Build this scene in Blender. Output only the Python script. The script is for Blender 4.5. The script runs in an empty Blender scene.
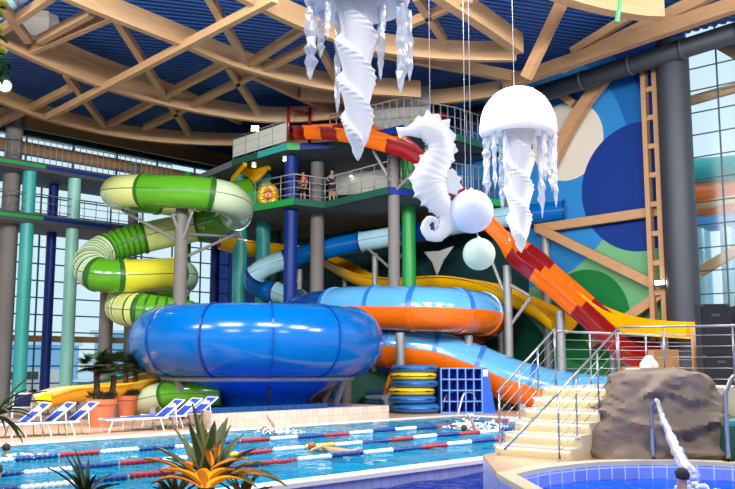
import bpy, math, random
from mathutils import Vector, Matrix, noise
random.seed(7)
PI = math.pi
SC = bpy.context.scene
COL = SC.collection
# ------------------------------------------------------------------ camera
F = 900.0
CZ = 2.0
TILT = math.atan(120.5 / F)
FW = Vector((0, math.cos(TILT), math.sin(TILT)))
UPV = Vector((0, -math.sin(TILT), math.cos(TILT)))
CAM = Vector((0, 0, CZ))
cd = bpy.data.cameras.new('camera')
cam = bpy.data.objects.new('camera', cd)
COL.objects.link(cam)
cam.location = CAM
cam.rotation_euler = (PI / 2 + TILT, 0, 0)
cd.sensor_width = 36
cd.lens = 36 * F / 735
cd.clip_end = 2000
SC.camera = cam
UA = Vector((0.69, 0.724, 0)).normalized()          # long axis of the lane pool
NA = Vector((-UA.y, UA.x, 0))                        # across it, towards the far side


def ray(px, py):
    return FW + Vector((1, 0, 0)) * ((px - 367.5) / F) + UPV * ((244.5 - py) / F)


def P(px, py, D):
    d = ray(px, py)
    return CAM + d * (D / d.y)


def PZ(px, py, z):
    d = ray(px, py)
    return CAM + d * ((z - CZ) / d.z)


def PU(px, py, u):
    d = ray(px, py)
    return CAM + d * ((u - CAM.dot(UA)) / d.dot(UA))


def UN(u, n, z=0):
    v = UA * u + NA * n
    return Vector((v.x, v.y, z))


# ------------------------------------------------------------------ materials
def lin(c):
    return tuple(((x / 255) / 12.92 if x / 255 <= 0.04045 else ((x / 255 + 0.055) / 1.055) ** 2.4) for x in c) + (1.0,)


def pm(name, col, rough=0.5, metal=0.0, noise_amt=0.0, nscale=5.0, bump=0.0, coat=0.0, emit=None, estr=0.0, spec=0.5):
    m = bpy.data.materials.new(name)
    m.use_nodes = True
    nt = m.node_tree
    b = nt.nodes['Principled BSDF']
    b.inputs['Base Color'].default_value = lin(col)
    b.inputs['Roughness'].default_value = rough
    b.inputs['Metallic'].default_value = metal
    b.inputs['Coat Weight'].default_value = coat
    b.inputs['Specular IOR Level'].default_value = spec
    if emit:
        b.inputs['Emission Color'].default_value = lin(emit)
        b.inputs['Emission Strength'].default_value = estr
    if noise_amt or bump:
        tc = nt.nodes.new('ShaderNodeTexCoord')
        nz = nt.nodes.new('ShaderNodeTexNoise')
        nz.inputs['Scale'].default_value = nscale
        nz.inputs['Detail'].default_value = 5
        nt.links.new(tc.outputs['Object'], nz.inputs['Vector'])
        if noise_amt:
            mx = nt.nodes.new('ShaderNodeMix')
            mx.data_type = 'RGBA'
            c = lin(col)
            mx.inputs[6].default_value = tuple(max(0, x * (1 - noise_amt)) for x in c[:3]) + (1,)
            mx.inputs[7].default_value = tuple(min(1, x * (1 + noise_amt)) for x in c[:3]) + (1,)
            nt.links.new(nz.outputs['Fac'], mx.inputs[0])
            nt.links.new(mx.outputs[2], b.inputs['Base Color'])
        if bump:
            bp = nt.nodes.new('ShaderNodeBump')
            bp.inputs['Strength'].default_value = bump
            bp.inputs['Distance'].default_value = 0.1
            nt.links.new(nz.outputs['Fac'], bp.inputs['Height'])
            nt.links.new(bp.outputs['Normal'], b.inputs['Normal'])
    return m


def wood(name, col, axis='X'):
    m = pm(name, col, 0.55)
    nt = m.node_tree
    b = nt.nodes['Principled BSDF']
    tc = nt.nodes.new('ShaderNodeTexCoord')
    mp = nt.nodes.new('ShaderNodeMapping')
    mp.inputs['Scale'].default_value = (0.6, 0.6, 9.0)
    nz = nt.nodes.new('ShaderNodeTexNoise')
    nz.inputs['Scale'].default_value = 2.0
    nz.inputs['Detail'].default_value = 6
    mx = nt.nodes.new('ShaderNodeMix')
    mx.data_type = 'RGBA'
    c = lin(col)
    mx.inputs[6].default_value = tuple(x * 0.72 for x in c[:3]) + (1,)
    mx.inputs[7].default_value = tuple(min(1, x * 1.25) for x in c[:3]) + (1,)
    nt.links.new(tc.outputs['Object'], mp.inputs['Vector'])
    nt.links.new(mp.outputs['Vector'], nz.inputs['Vector'])
    nt.links.new(nz.outputs['Fac'], mx.inputs[0])
    nt.links.new(mx.outputs[2], b.inputs['Base Color'])
    return m


def tile(name, col, grout, size, mortar=0.03, rough=0.35, var=0.12, rot=0.0, wall=False):
    m = pm(name, col, rough)
    nt = m.node_tree
    b = nt.nodes['Principled BSDF']
    tc = nt.nodes.new('ShaderNodeTexCoord')
    mp = nt.nodes.new('ShaderNodeMapping')
    mp.inputs['Rotation'].default_value = (PI / 2 if wall else 0, 0, rot)
    br = nt.nodes.new('ShaderNodeTexBrick')
    br.offset = 0.0
    br.inputs['Scale'].default_value = 1.0
    br.inputs['Brick Width'].default_value = size
    br.inputs['Row Height'].default_value = size
    br.inputs['Mortar Size'].default_value = mortar * size
    c = lin(col)
    br.inputs['Color1'].default_value = tuple(x * (1 - var) for x in c[:3]) + (1,)
    br.inputs['Color2'].default_value = tuple(min(1, x * (1 + var)) for x in c[:3]) + (1,)
    br.inputs['Mortar'].default_value = lin(grout)
    nt.links.new(tc.outputs['Object'], mp.inputs['Vector'])
    nt.links.new(mp.outputs['Vector'], br.inputs['Vector'])
    nt.links.new(br.outputs['Color'], b.inputs['Base Color'])
    return m


def water(name, tint, scale, bump, rough=0.04, body=(60, 190, 220), bf=0.45, ior=1.25):
    m = bpy.data.materials.new(name)
    m.use_nodes = True
    nt = m.node_tree
    nt.nodes.clear()
    out = nt.nodes.new('ShaderNodeOutputMaterial')
    tr = nt.nodes.new('ShaderNodeBsdfTransparent')
    tr.inputs['Color'].default_value = lin(tint)
    gl = nt.nodes.new('ShaderNodeBsdfGlossy')
    gl.inputs['Roughness'].default_value = rough
    fr = nt.nodes.new('ShaderNodeFresnel')
    fr.inputs['IOR'].default_value = ior
    df = nt.nodes.new('ShaderNodeBsdfDiffuse')      # light scattered back by the water itself
    df.inputs['Color'].default_value = lin(body)
    mb = nt.nodes.new('ShaderNodeMixShader')
    mb.inputs['Fac'].default_value = bf
    mx = nt.nodes.new('ShaderNodeMixShader')
    tc = nt.nodes.new('ShaderNodeTexCoord')
    mp = nt.nodes.new('ShaderNodeMapping')
    mp.inputs['Rotation'].default_value = (0, 0, -0.8)
    mp.inputs['Scale'].default_value = (0.5, 1.0, 1.0)
    nz = nt.nodes.new('ShaderNodeTexNoise')
    nz.inputs['Scale'].default_value = scale
    nz.inputs['Detail'].default_value = 4
    nz.inputs['Distortion'].default_value = 0.8
    bp = nt.nodes.new('ShaderNodeBump')
    bp.inputs['Strength'].default_value = bump
    bp.inputs['Distance'].default_value = 0.25
    L = nt.links.new
    L(tc.outputs['Object'], mp.inputs['Vector'])
    L(mp.outputs['Vector'], nz.inputs['Vector'])
    L(nz.outputs['Fac'], bp.inputs['Height'])
    L(bp.outputs['Normal'], gl.inputs['Normal'])
    L(bp.outputs['Normal'], fr.inputs['Normal'])
    L(fr.outputs['Fac'], mx.inputs['Fac'])
    L(tr.outputs['BSDF'], mb.inputs[1])
    L(df.outputs['BSDF'], mb.inputs[2])
    L(mb.outputs['Shader'], mx.inputs[1])
    L(gl.outputs['BSDF'], mx.inputs[2])
    L(mx.outputs['Shader'], out.inputs['Surface'])
    return m


def clear(name, tint, gloss, rough=0.05, fac=0.25, body=None):
    """clear plastic or window glass: see-through with a gloss layer"""
    m = bpy.data.materials.new(name)
    m.use_nodes = True
    nt = m.node_tree
    nt.nodes.clear()
    out = nt.nodes.new('ShaderNodeOutputMaterial')
    tr = nt.nodes.new('ShaderNodeBsdfTransparent')
    tr.inputs['Color'].default_value = lin(tint)
    gl = nt.nodes.new('ShaderNodeBsdfGlossy')
    gl.inputs['Color'].default_value = lin(gloss)
    gl.inputs['Roughness'].default_value = rough
    mx = nt.nodes.new('ShaderNodeMixShader')
    mx.inputs['Fac'].default_value = fac
    nt.links.new(tr.outputs['BSDF'], mx.inputs[1])
    nt.links.new(gl.outputs['BSDF'], mx.inputs[2])
    last = mx
    if body:
        df = nt.nodes.new('ShaderNodeBsdfDiffuse')
        df.inputs['Color'].default_value = lin(body)
        m2 = nt.nodes.new('ShaderNodeMixShader')
        m2.inputs['Fac'].default_value = 0.3
        nt.links.new(mx.outputs['Shader'], m2.inputs[1])
        nt.links.new(df.outputs['BSDF'], m2.inputs[2])
        last = m2
    nt.links.new(last.outputs['Shader'], out.inputs['Surface'])
    return m


def fabric(name, col, trans=0.45, bump=0.0):
    """thin white inflatable fabric that lets light through"""
    m = bpy.data.materials.new(name)
    m.use_nodes = True
    nt = m.node_tree
    nt.nodes.clear()
    out = nt.nodes.new('ShaderNodeOutputMaterial')
    d = nt.nodes.new('ShaderNodeBsdfDiffuse')
    d.inputs['Color'].default_value = lin(col)
    t = nt.nodes.new('ShaderNodeBsdfTranslucent')
    t.inputs['Color'].default_value = lin(col)
    mx = nt.nodes.new('ShaderNodeMixShader')
    mx.inputs['Fac'].default_value = trans
    nt.links.new(d.outputs['BSDF'], mx.inputs[1])
    nt.links.new(t.outputs['BSDF'], mx.inputs[2])
    nt.links.new(mx.outputs['Shader'], out.inputs['Surface'])
    return m


M = {}
M['beam'] = wood('glulam', (192, 153, 112))
M['timber'] = wood('timber', (178, 136, 96))
M['brownwall'] = wood('wood_panel', (172, 130, 88))
M['deck_blue'] = pm('roof_sheet', (18, 64, 128), 0.45, spec=0.4)
M['steel'] = pm('steel', (168, 171, 178), 0.32, 1.0)
M['galv'] = pm('galvanised', (150, 150, 152), 0.5, 0.35, 0.15, 3)
M['dark'] = pm('dark_grey', (72, 74, 82), 0.6, 0, 0.15, 4)
M['perf'] = pm('perforated_duct', (58, 63, 72), 0.55, 0.3, 0.2, 25)
M['black'] = pm('black_plastic', (24, 25, 29), 0.5)
M['blackgrille'] = pm('speaker_grille', (36, 38, 46), 0.7, 0.2, 0.3, 60)
M['concrete'] = pm('concrete', (150, 148, 146), 0.8, 0, 0.1, 2)
M['soffit'] = pm('soffit', (120, 122, 124), 0.8, 0, 0.08, 1)
M['colgrey'] = pm('grey_column', (122, 116, 114), 0.7, 0, 0.14, 3)
M['teal'] = pm('teal_paint', (62, 176, 172), 0.4)
M['palteal'] = pm('pale_teal_paint', (150, 214, 200), 0.4)
M['blue'] = pm('blue_paint', (12, 46, 128), 0.45, spec=0.3)
M['green'] = pm('green_paint', (34, 160, 74), 0.4)
M['dkgreen'] = pm('dark_green_paint', (30, 92, 76), 0.5)
M['g_lime'] = pm('lime_fibreglass', (86, 160, 32), 0.18, coat=0.5)
M['g_pale'] = pm('pale_lime_fibreglass', (218, 224, 138), 0.22, coat=0.5)
M['g_grey'] = pm('pale_green_fibreglass', (196, 214, 176), 0.22, coat=0.5)
M['g_yel'] = pm('yellow_green_fibreglass', (220, 214, 60), 0.22, coat=0.5)
M['g_seam'] = pm('dark_green_seam', (40, 96, 30), 0.4)
M['b_blue'] = pm('blue_fibreglass', (0, 92, 168), 0.18, coat=0.15, spec=0.4)
M['b_dark'] = pm('deep_blue_fibreglass', (2, 66, 150), 0.15, coat=0.6)
M['b_seam'] = pm('blue_seam', (14, 46, 120), 0.4)
M['b_pale'] = pm('pale_blue_fibreglass', (170, 214, 230), 0.2, coat=0.5)
M['sky_blue'] = pm('sky_blue_fibreglass', (92, 168, 226), 0.16, coat=0.8)
M['raft_flange'] = pm('raft_flange', (44, 112, 190), 0.3)
M['orange'] = pm('orange_fibreglass', (230, 106, 10), 0.2, coat=0.5)
M['red'] = pm('red_fibreglass', (136, 18, 20), 0.2, coat=0.5)
M['yellow'] = pm('yellow_fibreglass', (250, 184, 8), 0.22, coat=0.5)
M['o_seam'] = pm('orange_seam', (170, 84, 14), 0.4)
M['white'] = pm('white_paint', (240, 240, 240), 0.4)
M['whitefab'] = fabric('white_inflatable', (233, 233, 237), 0.25)
M['balloon'] = fabric('balloon_latex', (218, 222, 242), 0.35)
M['balloon2'] = fabric('balloon_cream', (220, 236, 226), 0.35)
M['plastic'] = clear('clear_plastic', (236, 238, 248), (255, 255, 255), 0.25, 0.2, (225, 228, 240))
M['glass'] = clear('window_glass', (246, 252, 254), (255, 255, 255), 0.25, 0.04)
M['mullion'] = pm('mullion', (58, 118, 156), 0.4)
M['mullion_dk'] = pm('dark_mullion', (44, 62, 78), 0.4)
M['floor'] = tile('deck_tile', (206, 168, 140), (188, 152, 126), 0.3, 0.04, 0.4, 0.07, 0.8)
M['coping'] = pm('white_coping', (236, 232, 228), 0.4)
M['curbtile'] = tile('cream_tile', (226, 208, 190), (196, 176, 160), 0.3, 0.05, 0.35, 0.08, 0.0)
M['poolfloor'] = tile('pool_tile', (130, 226, 240), (90, 190, 214), 0.25, 0.04, 0.3, 0.1)
M['lavtile'] = tile('lavender_tile', (160, 170, 224), (140, 150, 205), 0.3, 0.04, 0.3, 0.08)
M['bluetile'] = tile('blue_tile', (66, 110, 226), (46, 86, 190), 0.2, 0.05, 0.25, 0.15)
M['navytile'] = tile('navy_tile', (16, 66, 120), (12, 50, 100), 0.15, 0.05, 0.25, 0.2)
M['deeptile'] = tile('deep_tile', (60, 100, 200), (50, 86, 180), 0.25, 0.04, 0.3, 0.12)
M['spatile'] = tile('spa_tile', (40, 140, 250), (30, 120, 240), 0.15, 0.04, 0.3, 0.1)
M['water'] = water('lane_water', (130, 226, 246), 1.6, 0.8, 0.04, (26, 156, 206), 0.5)
M['water_dk'] = water('deep_water', (80, 120, 220), 2.2, 0.9, 0.04, (36, 70, 180), 0.4)
M['water_spa'] = water('spa_water', (100, 170, 255), 2.5, 0.6, 0.04, (16, 104, 255), 0.6, 1.12)
M['foam'] = pm('white_water', (246, 250, 255), 0.6)
M['jet'] = clear('water_jet', (236, 232, 255), (255, 255, 255), 0.2, 0.35, (240, 240, 255))
M['step'] = pm('cream_stone', (222, 208, 178), 0.45, 0, 0.05, 6)
M['rock'] = pm('rock', (142, 124, 110), 0.85, 0, 0.28, 2.2, 0.9)
M['terracotta'] = pm('terracotta', (198, 112, 74), 0.7, 0, 0.12, 4)
M['soil'] = pm('soil', (70, 52, 40), 0.95, 0, 0.3, 10, 0.5)
M['leaf'] = pm('palm_leaf', (44, 64, 32), 0.5, 0, 0.3, 5)
M['leaf2'] = pm('bright_leaf', (84, 150, 50), 0.45, 0, 0.3, 6)
M['agave'] = pm('agave_leaf', (112, 126, 84), 0.45, 0, 0.25, 6)
M['agave_rim'] = pm('agave_leaf_edge', (232, 206, 120), 0.45)
M['trunk'] = pm('palm_trunk', (70, 50, 36), 0.9, 0, 0.4, 14, 0.8)
M['frond'] = pm('grey_green_leaf', (110, 128, 84), 0.5, 0, 0.25, 6)
M['flower'] = pm('yellow_flower', (240, 226, 80), 0.5)
M['loungefab'] = pm('blue_sling', (34, 62, 168), 0.7)
M['loungeframe'] = pm('white_frame', (232, 232, 236), 0.35)
M['skin'] = pm('skin', (206, 150, 118), 0.5)
M['hair'] = pm('dark_hair', (44, 32, 26), 0.7)
M['cap'] = pm('brown_cap', (150, 82, 56), 0.5)
M['redcloth'] = pm('red_cloth', (190, 40, 36), 0.8)
M['darkcloth'] = pm('dark_cloth', (40, 42, 54), 0.8)
M['rope_navy'] = pm('navy_float', (22, 48, 128), 0.35)
M['rope_red'] = pm('red_float', (172, 28, 44), 0.35)
M['rope_white'] = pm('white_float', (246, 246, 248), 0.35)
M['rope_yel'] = pm('yellow_float', (244, 208, 66), 0.35)
M['tyre_blue'] = pm('blue_vinyl', (44, 110, 178), 0.3)
M['tyre_yel'] = pm('yellow_vinyl', (240, 202, 26), 0.3)
M['shelf_edge'] = pm('shelf_edge', (112, 152, 226), 0.4)
M['shelf'] = pm('blue_shelf', (36, 92, 206), 0.35)
M['paper'] = pm('notice_paper', (240, 240, 242), 0.6)
M['lampglass'] = pm('lamp_lens', (255, 246, 220), 0.3, emit=(255, 244, 214), estr=30)
M['downlight'] = pm('downlight_lens', (255, 255, 250), 0.3, emit=(255, 250, 236), estr=4)
M['step_glow'] = pm('added_step_glow', (255, 244, 206), 0.3, emit=(255, 236, 180), estr=5)
M['duct'] = pm('duct_grey', (176, 170, 160), 0.6)
M['snow'] = pm('snow', (214, 232, 246), 0.8, 0, 0.08, 0.05)
M['icebuild'] = pm('pale_building', (150, 196, 226), 0.7)
M['cable'] = pm('steel_cable', (200, 204, 214), 0.4, 0.4)
M['sail'] = fabric('white_sail', (220, 226, 220), 0.3)
M['panel'] = pm('white_panel', (220, 218, 210), 0.6)

# ------------------------------------------------------------------ mesh helpers
def build(name, pieces, parent=None, smooth=True, sharp=None):
    """pieces: list of (verts, faces, material) with world (or thing-local) coordinates; ONE object"""
    V, Fc, mi, mats = [], [], [], []
    off = parent_loc(parent)
    for v, f, m in pieces:
        ms = m if isinstance(m, tuple) else (m, None)
        base = len(V)
        V.extend([Vector(p) - off for p in v])
        if ms[1] is None:
            if ms[0] not in mats:
                mats.append(ms[0])
            k = mats.index(ms[0])
            idx = [k] * len(f)
        else:
            tab = []
            for mm in ms[0]:
                if mm not in mats:
                    mats.append(mm)
                tab.append(mats.index(mm))
            idx = [tab[i] for i in ms[1]]
        for q in f:
            Fc.append([base + i for i in q])
        mi.extend(idx)
    me = bpy.data.meshes.new(name)
    me.from_pydata([tuple(v) for v in V], [], Fc)
    for m in mats:
        me.materials.append(M[m])
    me.polygons.foreach_set('material_index', mi)
    if smooth:
        me.polygons.foreach_set('use_smooth', [True] * len(me.polygons))
    me.update()
    if smooth and sharp:
        me.set_sharp_from_angle(angle=math.radians(sharp))
    o = bpy.data.objects.new(name, me)
    COL.objects.link(o)
    if parent is not None:
        o.parent = parent
    return o


LOC = {}


def parent_loc(p):
    v = Vector((0, 0, 0))
    while p is not None:
        v += Vector(p.location)
        p = p.parent
    return v


def thing(name, label, cat, loc=(0, 0, 0), group=None):
    o = bpy.data.objects.new(name, None)
    o.empty_display_size = 0.2
    COL.objects.link(o)
    o.location = loc
    return tag(o, label, cat, group)


def tag(o, label, cat, group=None, kind=None):
    o['label'] = label
    if cat:
        o['category'] = cat
    if group:
        o['group'] = group
    if kind:
        o['kind'] = kind
    return o


def struct(name, pieces, label=None, smooth=False, sharp=35):
    o = build(name, pieces, None, smooth, sharp)
    o['kind'] = 'structure'
    if label:
        o['label'] = label
    return o


def copy_tree(o, parent=None):
    c = o.copy()
    COL.objects.link(c)
    c.parent = parent
    for ch in list(o.children):
        copy_tree(ch, c)
    return c


def box(c, s, ax=None, ay=None):
    """box with centre c, size s; ax = direction of the local x axis in plan"""
    c = Vector(c)
    ax = Vector(ax).normalized() if ax is not None else Vector((1, 0, 0))
    ay = Vector(ay).normalized() if ay is not None else Vector((-ax.y, ax.x, 0)).normalized()
    az = ax.cross(ay)
    V = []
    for k in (-.5, .5):
        for j in (-.5, .5):
            for i in (-.5, .5):
                V.append(c + ax * (i * s[0]) + ay * (j * s[1]) + az * (k * s[2]))
    return V, [(0, 2, 3, 1), (4, 5, 7, 6), (0, 1, 5, 4), (2, 6, 7, 3), (0, 4, 6, 2), (1, 3, 7, 5)]


def bar(p0, p1, w, h, up=(0, 0, 1)):
    """rectangular bar from p0 to p1, width w, height h"""
    p0, p1 = Vector(p0), Vector(p1)
    t = (p1 - p0)
    L = t.length
    t.normalize()
    s = t.cross(Vector(up))
    if s.length < 1e-4:
        s = Vector((1, 0, 0))
    s.normalize()
    return box((p0 + p1) / 2, (L, w, h), t, s.cross(Vector((0, 0, 0))) if False else -s)


def cyl(p0, p1, r0, r1=None, n=16, caps=True):
    p0, p1 = Vector(p0), Vector(p1)
    r1 = r0 if r1 is None else r1
    t = (p1 - p0).normalized()
    a = t.cross(Vector((0, 0, 1)))
    if a.length < 1e-3:
        a = Vector((1, 0, 0))
    a.normalize()
    b = t.cross(a)
    V, Fc = [], []
    for p, r in ((p0, r0), (p1, r1)):
        for i in range(n):
            th = 2 * PI * i / n
            V.append(p + a * (r * math.cos(th)) + b * (r * math.sin(th)))
    for i in range(n):
        j = (i + 1) % n
        Fc.append((i, j, n + j, n + i))
    if caps:
        Fc.append(tuple(range(n))[::-1])
        Fc.append(tuple(range(n, 2 * n)))
    return V, Fc


def lathe(c, prof, n=32, cap0=True, cap1=True, a0=0, a1=2 * PI):
    c = Vector(c)
    V, Fc = [], []
    full = abs(a1 - a0 - 2 * PI) < 1e-6
    m = n if full else n + 1
    for r, z in prof:
        for i in range(m):
            th = a0 + (a1 - a0) * i / n
            V.append(c + Vector((r * math.cos(th), r * math.sin(th), z)))
    for k in range(len(prof) - 1):
        for i in range(n):
            j = (i + 1) % m
            Fc.append((k * m + i, k * m + j, (k + 1) * m + j, (k + 1) * m + i))
    if full and cap0:
        Fc.append(tuple(range(m))[::-1])
    if full and cap1:
        Fc.append(tuple(range((len(prof) - 1) * m, len(prof) * m)))
    return V, Fc


def ball(c, r, n=16, sz=1.0):
    prof = [(max(1e-4, r * math.sin(PI * k / n)), -r * sz * math.cos(PI * k / n)) for k in range(n + 1)]
    return lathe(c, prof, n * 2)


def spline(pts, n, closed=False):
    pts = [Vector(p) for p in pts]
    out = []
    m = len(pts)
    segs = m if closed else m - 1
    for k in range(segs):
        if closed:
            p0, p1, p2, p3 = pts[(k - 1) % m], pts[k], pts[(k + 1) % m], pts[(k + 2) % m]
        else:
            p1, p2 = pts[k], pts[k + 1]
            p0 = pts[k - 1] if k > 0 else p1 * 2 - p2
            p3 = pts[k + 2] if k + 2 < m else p2 * 2 - p1
        for i in range(n):
            t = i / n
            out.append(0.5 * ((2 * p1) + (p2 - p0) * t + (2 * p0 - 5 * p1 + 4 * p2 - p3) * t * t + (3 * p1 - p0 - 3 * p2 + p3) * t ** 3))
    if not closed:
        out.append(pts[-1])
    return out


def resample(pts, step):
    L = [0]
    for a, b in zip(pts, pts[1:]):
        L.append(L[-1] + (b - a).length)
    n = max(2, int(L[-1] / step) + 1)
    out, k = [], 0
    for i in range(n + 1):
        s = L[-1] * i / n
        while k < len(L) - 2 and L[k + 1] < s:
            k += 1
        d = L[k + 1] - L[k]
        t = 0 if d < 1e-9 else (s - L[k]) / d
        out.append(pts[k].lerp(pts[k + 1], t))
    return out


def frames(pts, up=(0, 0, 1), twist_free=False):
    up = Vector(up)
    out = []
    prev = None
    for i, p in enumerate(pts):
        t = (pts[min(i + 1, len(pts) - 1)] - pts[max(i - 1, 0)]).normalized()
        if twist_free and prev is not None:
            s = prev - t * prev.dot(t)
        else:
            s = t.cross(up)
            if s.length < 1e-3:
                s = prev if prev is not None else Vector((1, 0, 0))
        s.normalize()
        prev = s
        out.append((p, s, s.cross(t)))
    return out


def sweep(prof, fr, closed=True, caps=True, scale=None, matf=None):
    """prof: (side, up) points; fr from frames(); matf(i, j) -> material index"""
    V, Fc, mi = [], [], []
    m = len(prof)
    for i, (p, s, u) in enumerate(fr):
        k = scale[i] if scale else 1.0
        for a, b in prof:
            V.append(p + s * (a * k) + u * (b * k))
    e = m if closed else m - 1
    for i in range(len(fr) - 1):
        for j in range(e):
            q = (j + 1) % m
            Fc.append((i * m + j, i * m + q, (i + 1) * m + q, (i + 1) * m + j))
            mi.append(matf(i, j) if matf else 0)
    if closed and caps:
        Fc.append(tuple(range(m))[::-1])
        mi.append(0)
        Fc.append(tuple(range((len(fr) - 1) * m, len(fr) * m)))
        mi.append(0)
    return V, Fc, mi


def circ(r, n=24, a0=0.0):
    return [(r * math.cos(a0 + 2 * PI * i / n), r * math.sin(a0 + 2 * PI * i / n)) for i in range(n)]


def pipe(pts, r, n=10, res=6, smooth=True):
    q = spline(pts, res) if smooth and len(pts) > 2 else [Vector(p) for p in pts]
    V, Fc, _ = sweep(circ(r, n), frames(q, twist_free=True))
    return V, Fc


def prism(poly, z0, z1):
    """vertical prism over plan polygon (list of vectors)"""
    n = len(poly)
    V = [Vector((p[0], p[1], z0)) for p in poly] + [Vector((p[0], p[1], z1)) for p in poly]
    Fc = [(i, (i + 1) % n, n + (i + 1) % n, n + i) for i in range(n)]
    Fc.append(tuple(range(n))[::-1])
    Fc.append(tuple(range(n, 2 * n)))
    return V, Fc
# ================================================================== SETTING
def urect(u0, u1, n0, n1):
    return [UN(u0, n0), UN(u1, n0), UN(u1, n1), UN(u0, n1)]


def walltile(name, col, grout, size, var=0.1, ax=UA, rough=0.3):
    m = tile(name, col, grout, size, 0.05, rough, var)
    nt = m.node_tree
    tc = [n for n in nt.nodes if n.type == 'TEX_COORD'][0]
    br = [n for n in nt.nodes if n.type == 'TEX_BRICK'][0]
    d = nt.nodes.new('ShaderNodeVectorMath')
    d.operation = 'DOT_PRODUCT'
    d.inputs[1].default_value = tuple(ax)
    sp = nt.nodes.new('ShaderNodeSeparateXYZ')
    cb = nt.nodes.new('ShaderNodeCombineXYZ')
    L = nt.links.new
    L(tc.outputs['Object'], d.inputs[0])
    L(tc.outputs['Object'], sp.inputs[0])
    L(d.outputs['Value'], cb.inputs[0])
    L(sp.outputs['Z'], cb.inputs[1])
    L(cb.outputs[0], br.inputs['Vector'])
    return m


M['curbtile'] = walltile('cream_wall_tile', (208, 188, 172), (184, 164, 150), 0.25)
M['lavtile'] = walltile('lavender_wall_tile', (166, 174, 226), (140, 150, 205), 0.25)
M['spawall'] = walltile('spa_wall_tile', (150, 168, 240), (236, 240, 255), 0.22, 0.14, Vector((1, 0, 0)))

NF, NN, UE = 22.5, 11.9, 29.0
# decks
struct('floor', [prism(urect(-40, 45, NF, 62), -1.9, 0) + ('floor',)], 'tan tiled deck on the far side of the lane pool')
struct('floor_end', [prism(urect(UE, 45, -20, NF), -1.9, 0) + ('floor',)], 'tan tiled deck beyond the end of the lane pool')
struct('floor_side', [prism(urect(19.5, UE, -20, NN - 0.35), -1.9, 0) + ('floor',)], 'tan tiled deck behind the rock')
struct('floor_base', [prism(urect(-60, 19.5, -60, NN - 0.35), -1.9, -1.6) + ('deeptile',)], 'blue tiled bottom of the lower pool')
# lane pool
struct('floor_pool', [prism(urect(-40, UE, NN, NF), -1.9, -1.35) + ('poolfloor',)], 'pale cyan tiled bottom of the lane pool')
struct('wall_pool', [prism(urect(-40, UE, NN - 0.35, NN), -1.9, -0.03) + ('lavtile',)], 'lavender tiled near wall of the lane pool')
struct('trim_1', [prism(urect(-40, UE, NN - 0.42, NN + 0.02), -0.03, 0.05) + ('coping',)], 'white coping on the near wall of the lane pool')
struct('trim_2', [prism(urect(-40, UE + 0.3, NF - 0.02, NF + 0.4), -0.02, 0.025) + ('coping',)], 'white coping along the far edge of the lane pool')
struct('trim_3', [prism(urect(UE - 0.02, UE + 0.4, NN, NF - 0.02), -0.02, 0.025) + ('coping',)], 'white coping across the end of the lane pool')


def water_grid(u0, u1, n0, n1, z, du, amp, seed):
    nu, nn = int((u1 - u0) / du), int((n1 - n0) / du)
    V, Fc = [], []
    for j in range(nn + 1):
        for i in range(nu + 1):
            p = UN(u0 + (u1 - u0) * i / nu, n0 + (n1 - n0) * j / nn, z)
            p.z += amp * noise.noise(Vector((p.x * 0.9, p.y * 0.9, seed))) + amp * 0.6 * noise.noise(Vector((p.x * 2.3, p.y * 2.3, seed + 5)))
            V.append(p)
    for j in range(nn):
        for i in range(nu):
            a = j * (nu + 1) + i
            Fc.append((a, a + 1, a + nu + 2, a + nu + 1))
    return V, Fc


o = struct('water_lane', [water_grid(-12, UE, NN, NF, -0.05, 0.16, 0.05, 1) + ('water',)], 'rippled turquoise water of the lane pool', True, None)
o = struct('water_lower', [water_grid(-14, 19.5, -2, NN - 0.36, -0.24, 0.16, 0.07, 9) + ('water_dk',)], 'dark blue water below the lavender wall', True, None)

# ---- raised terrace that carries the stairs, the rock and the spa
ZT = 0.5
SPC = Vector((4.2, 11.4, 0))
arc = spline([Vector((x, y, 0)) for x, y in ((1.8, 12.7), (2.4, 13.5), (3.2, 14.15), (3.95, 14.45), (4.7, 14.5), (5.4, 14.3), (6.2, 13.6), (6.75, 12.5), (6.9, 10.6), (6.2, 8.7), (4.4, 7.9), (2.6, 8.2), (2.02, 9.2))], 8)
ter = arc[:8 * 6 + 1]
terr_poly = ter + [Vector((9.5, 12.8, 0)), Vector((12, 16.0, 0)), Vector((9.5, 21.0, 0)), Vector((5.2, 19.8, 0)), Vector((1.95, 15.55, 0))]
struct('floor_terrace', [prism(terr_poly[::-1], -1.6, ZT - 0.06) + ('lavtile',), prism(terr_poly[::-1], ZT - 0.06, ZT) + ('floor',)], 'cream stone terrace carrying the stairs and the rock')


def inset(p, d):
    v = SPC - p
    return p + v.normalized() * d


def loop_wall(d0, d1, z0, z1):
    n = len(arc)
    V, Fc = [], []
    for d, z in ((d0, z0), (d1, z0), (d1, z1), (d0, z1)):
        for p in arc:
            q = inset(p, d)
            V.append(Vector((q.x, q.y, z)))
    for k in range(4):
        for i in range(n):
            j = (i + 1) % n
            w = (k + 1) % 4
            Fc.append((k * n + i, k * n + j, w * n + j, w * n + i))
    return V, Fc


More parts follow.
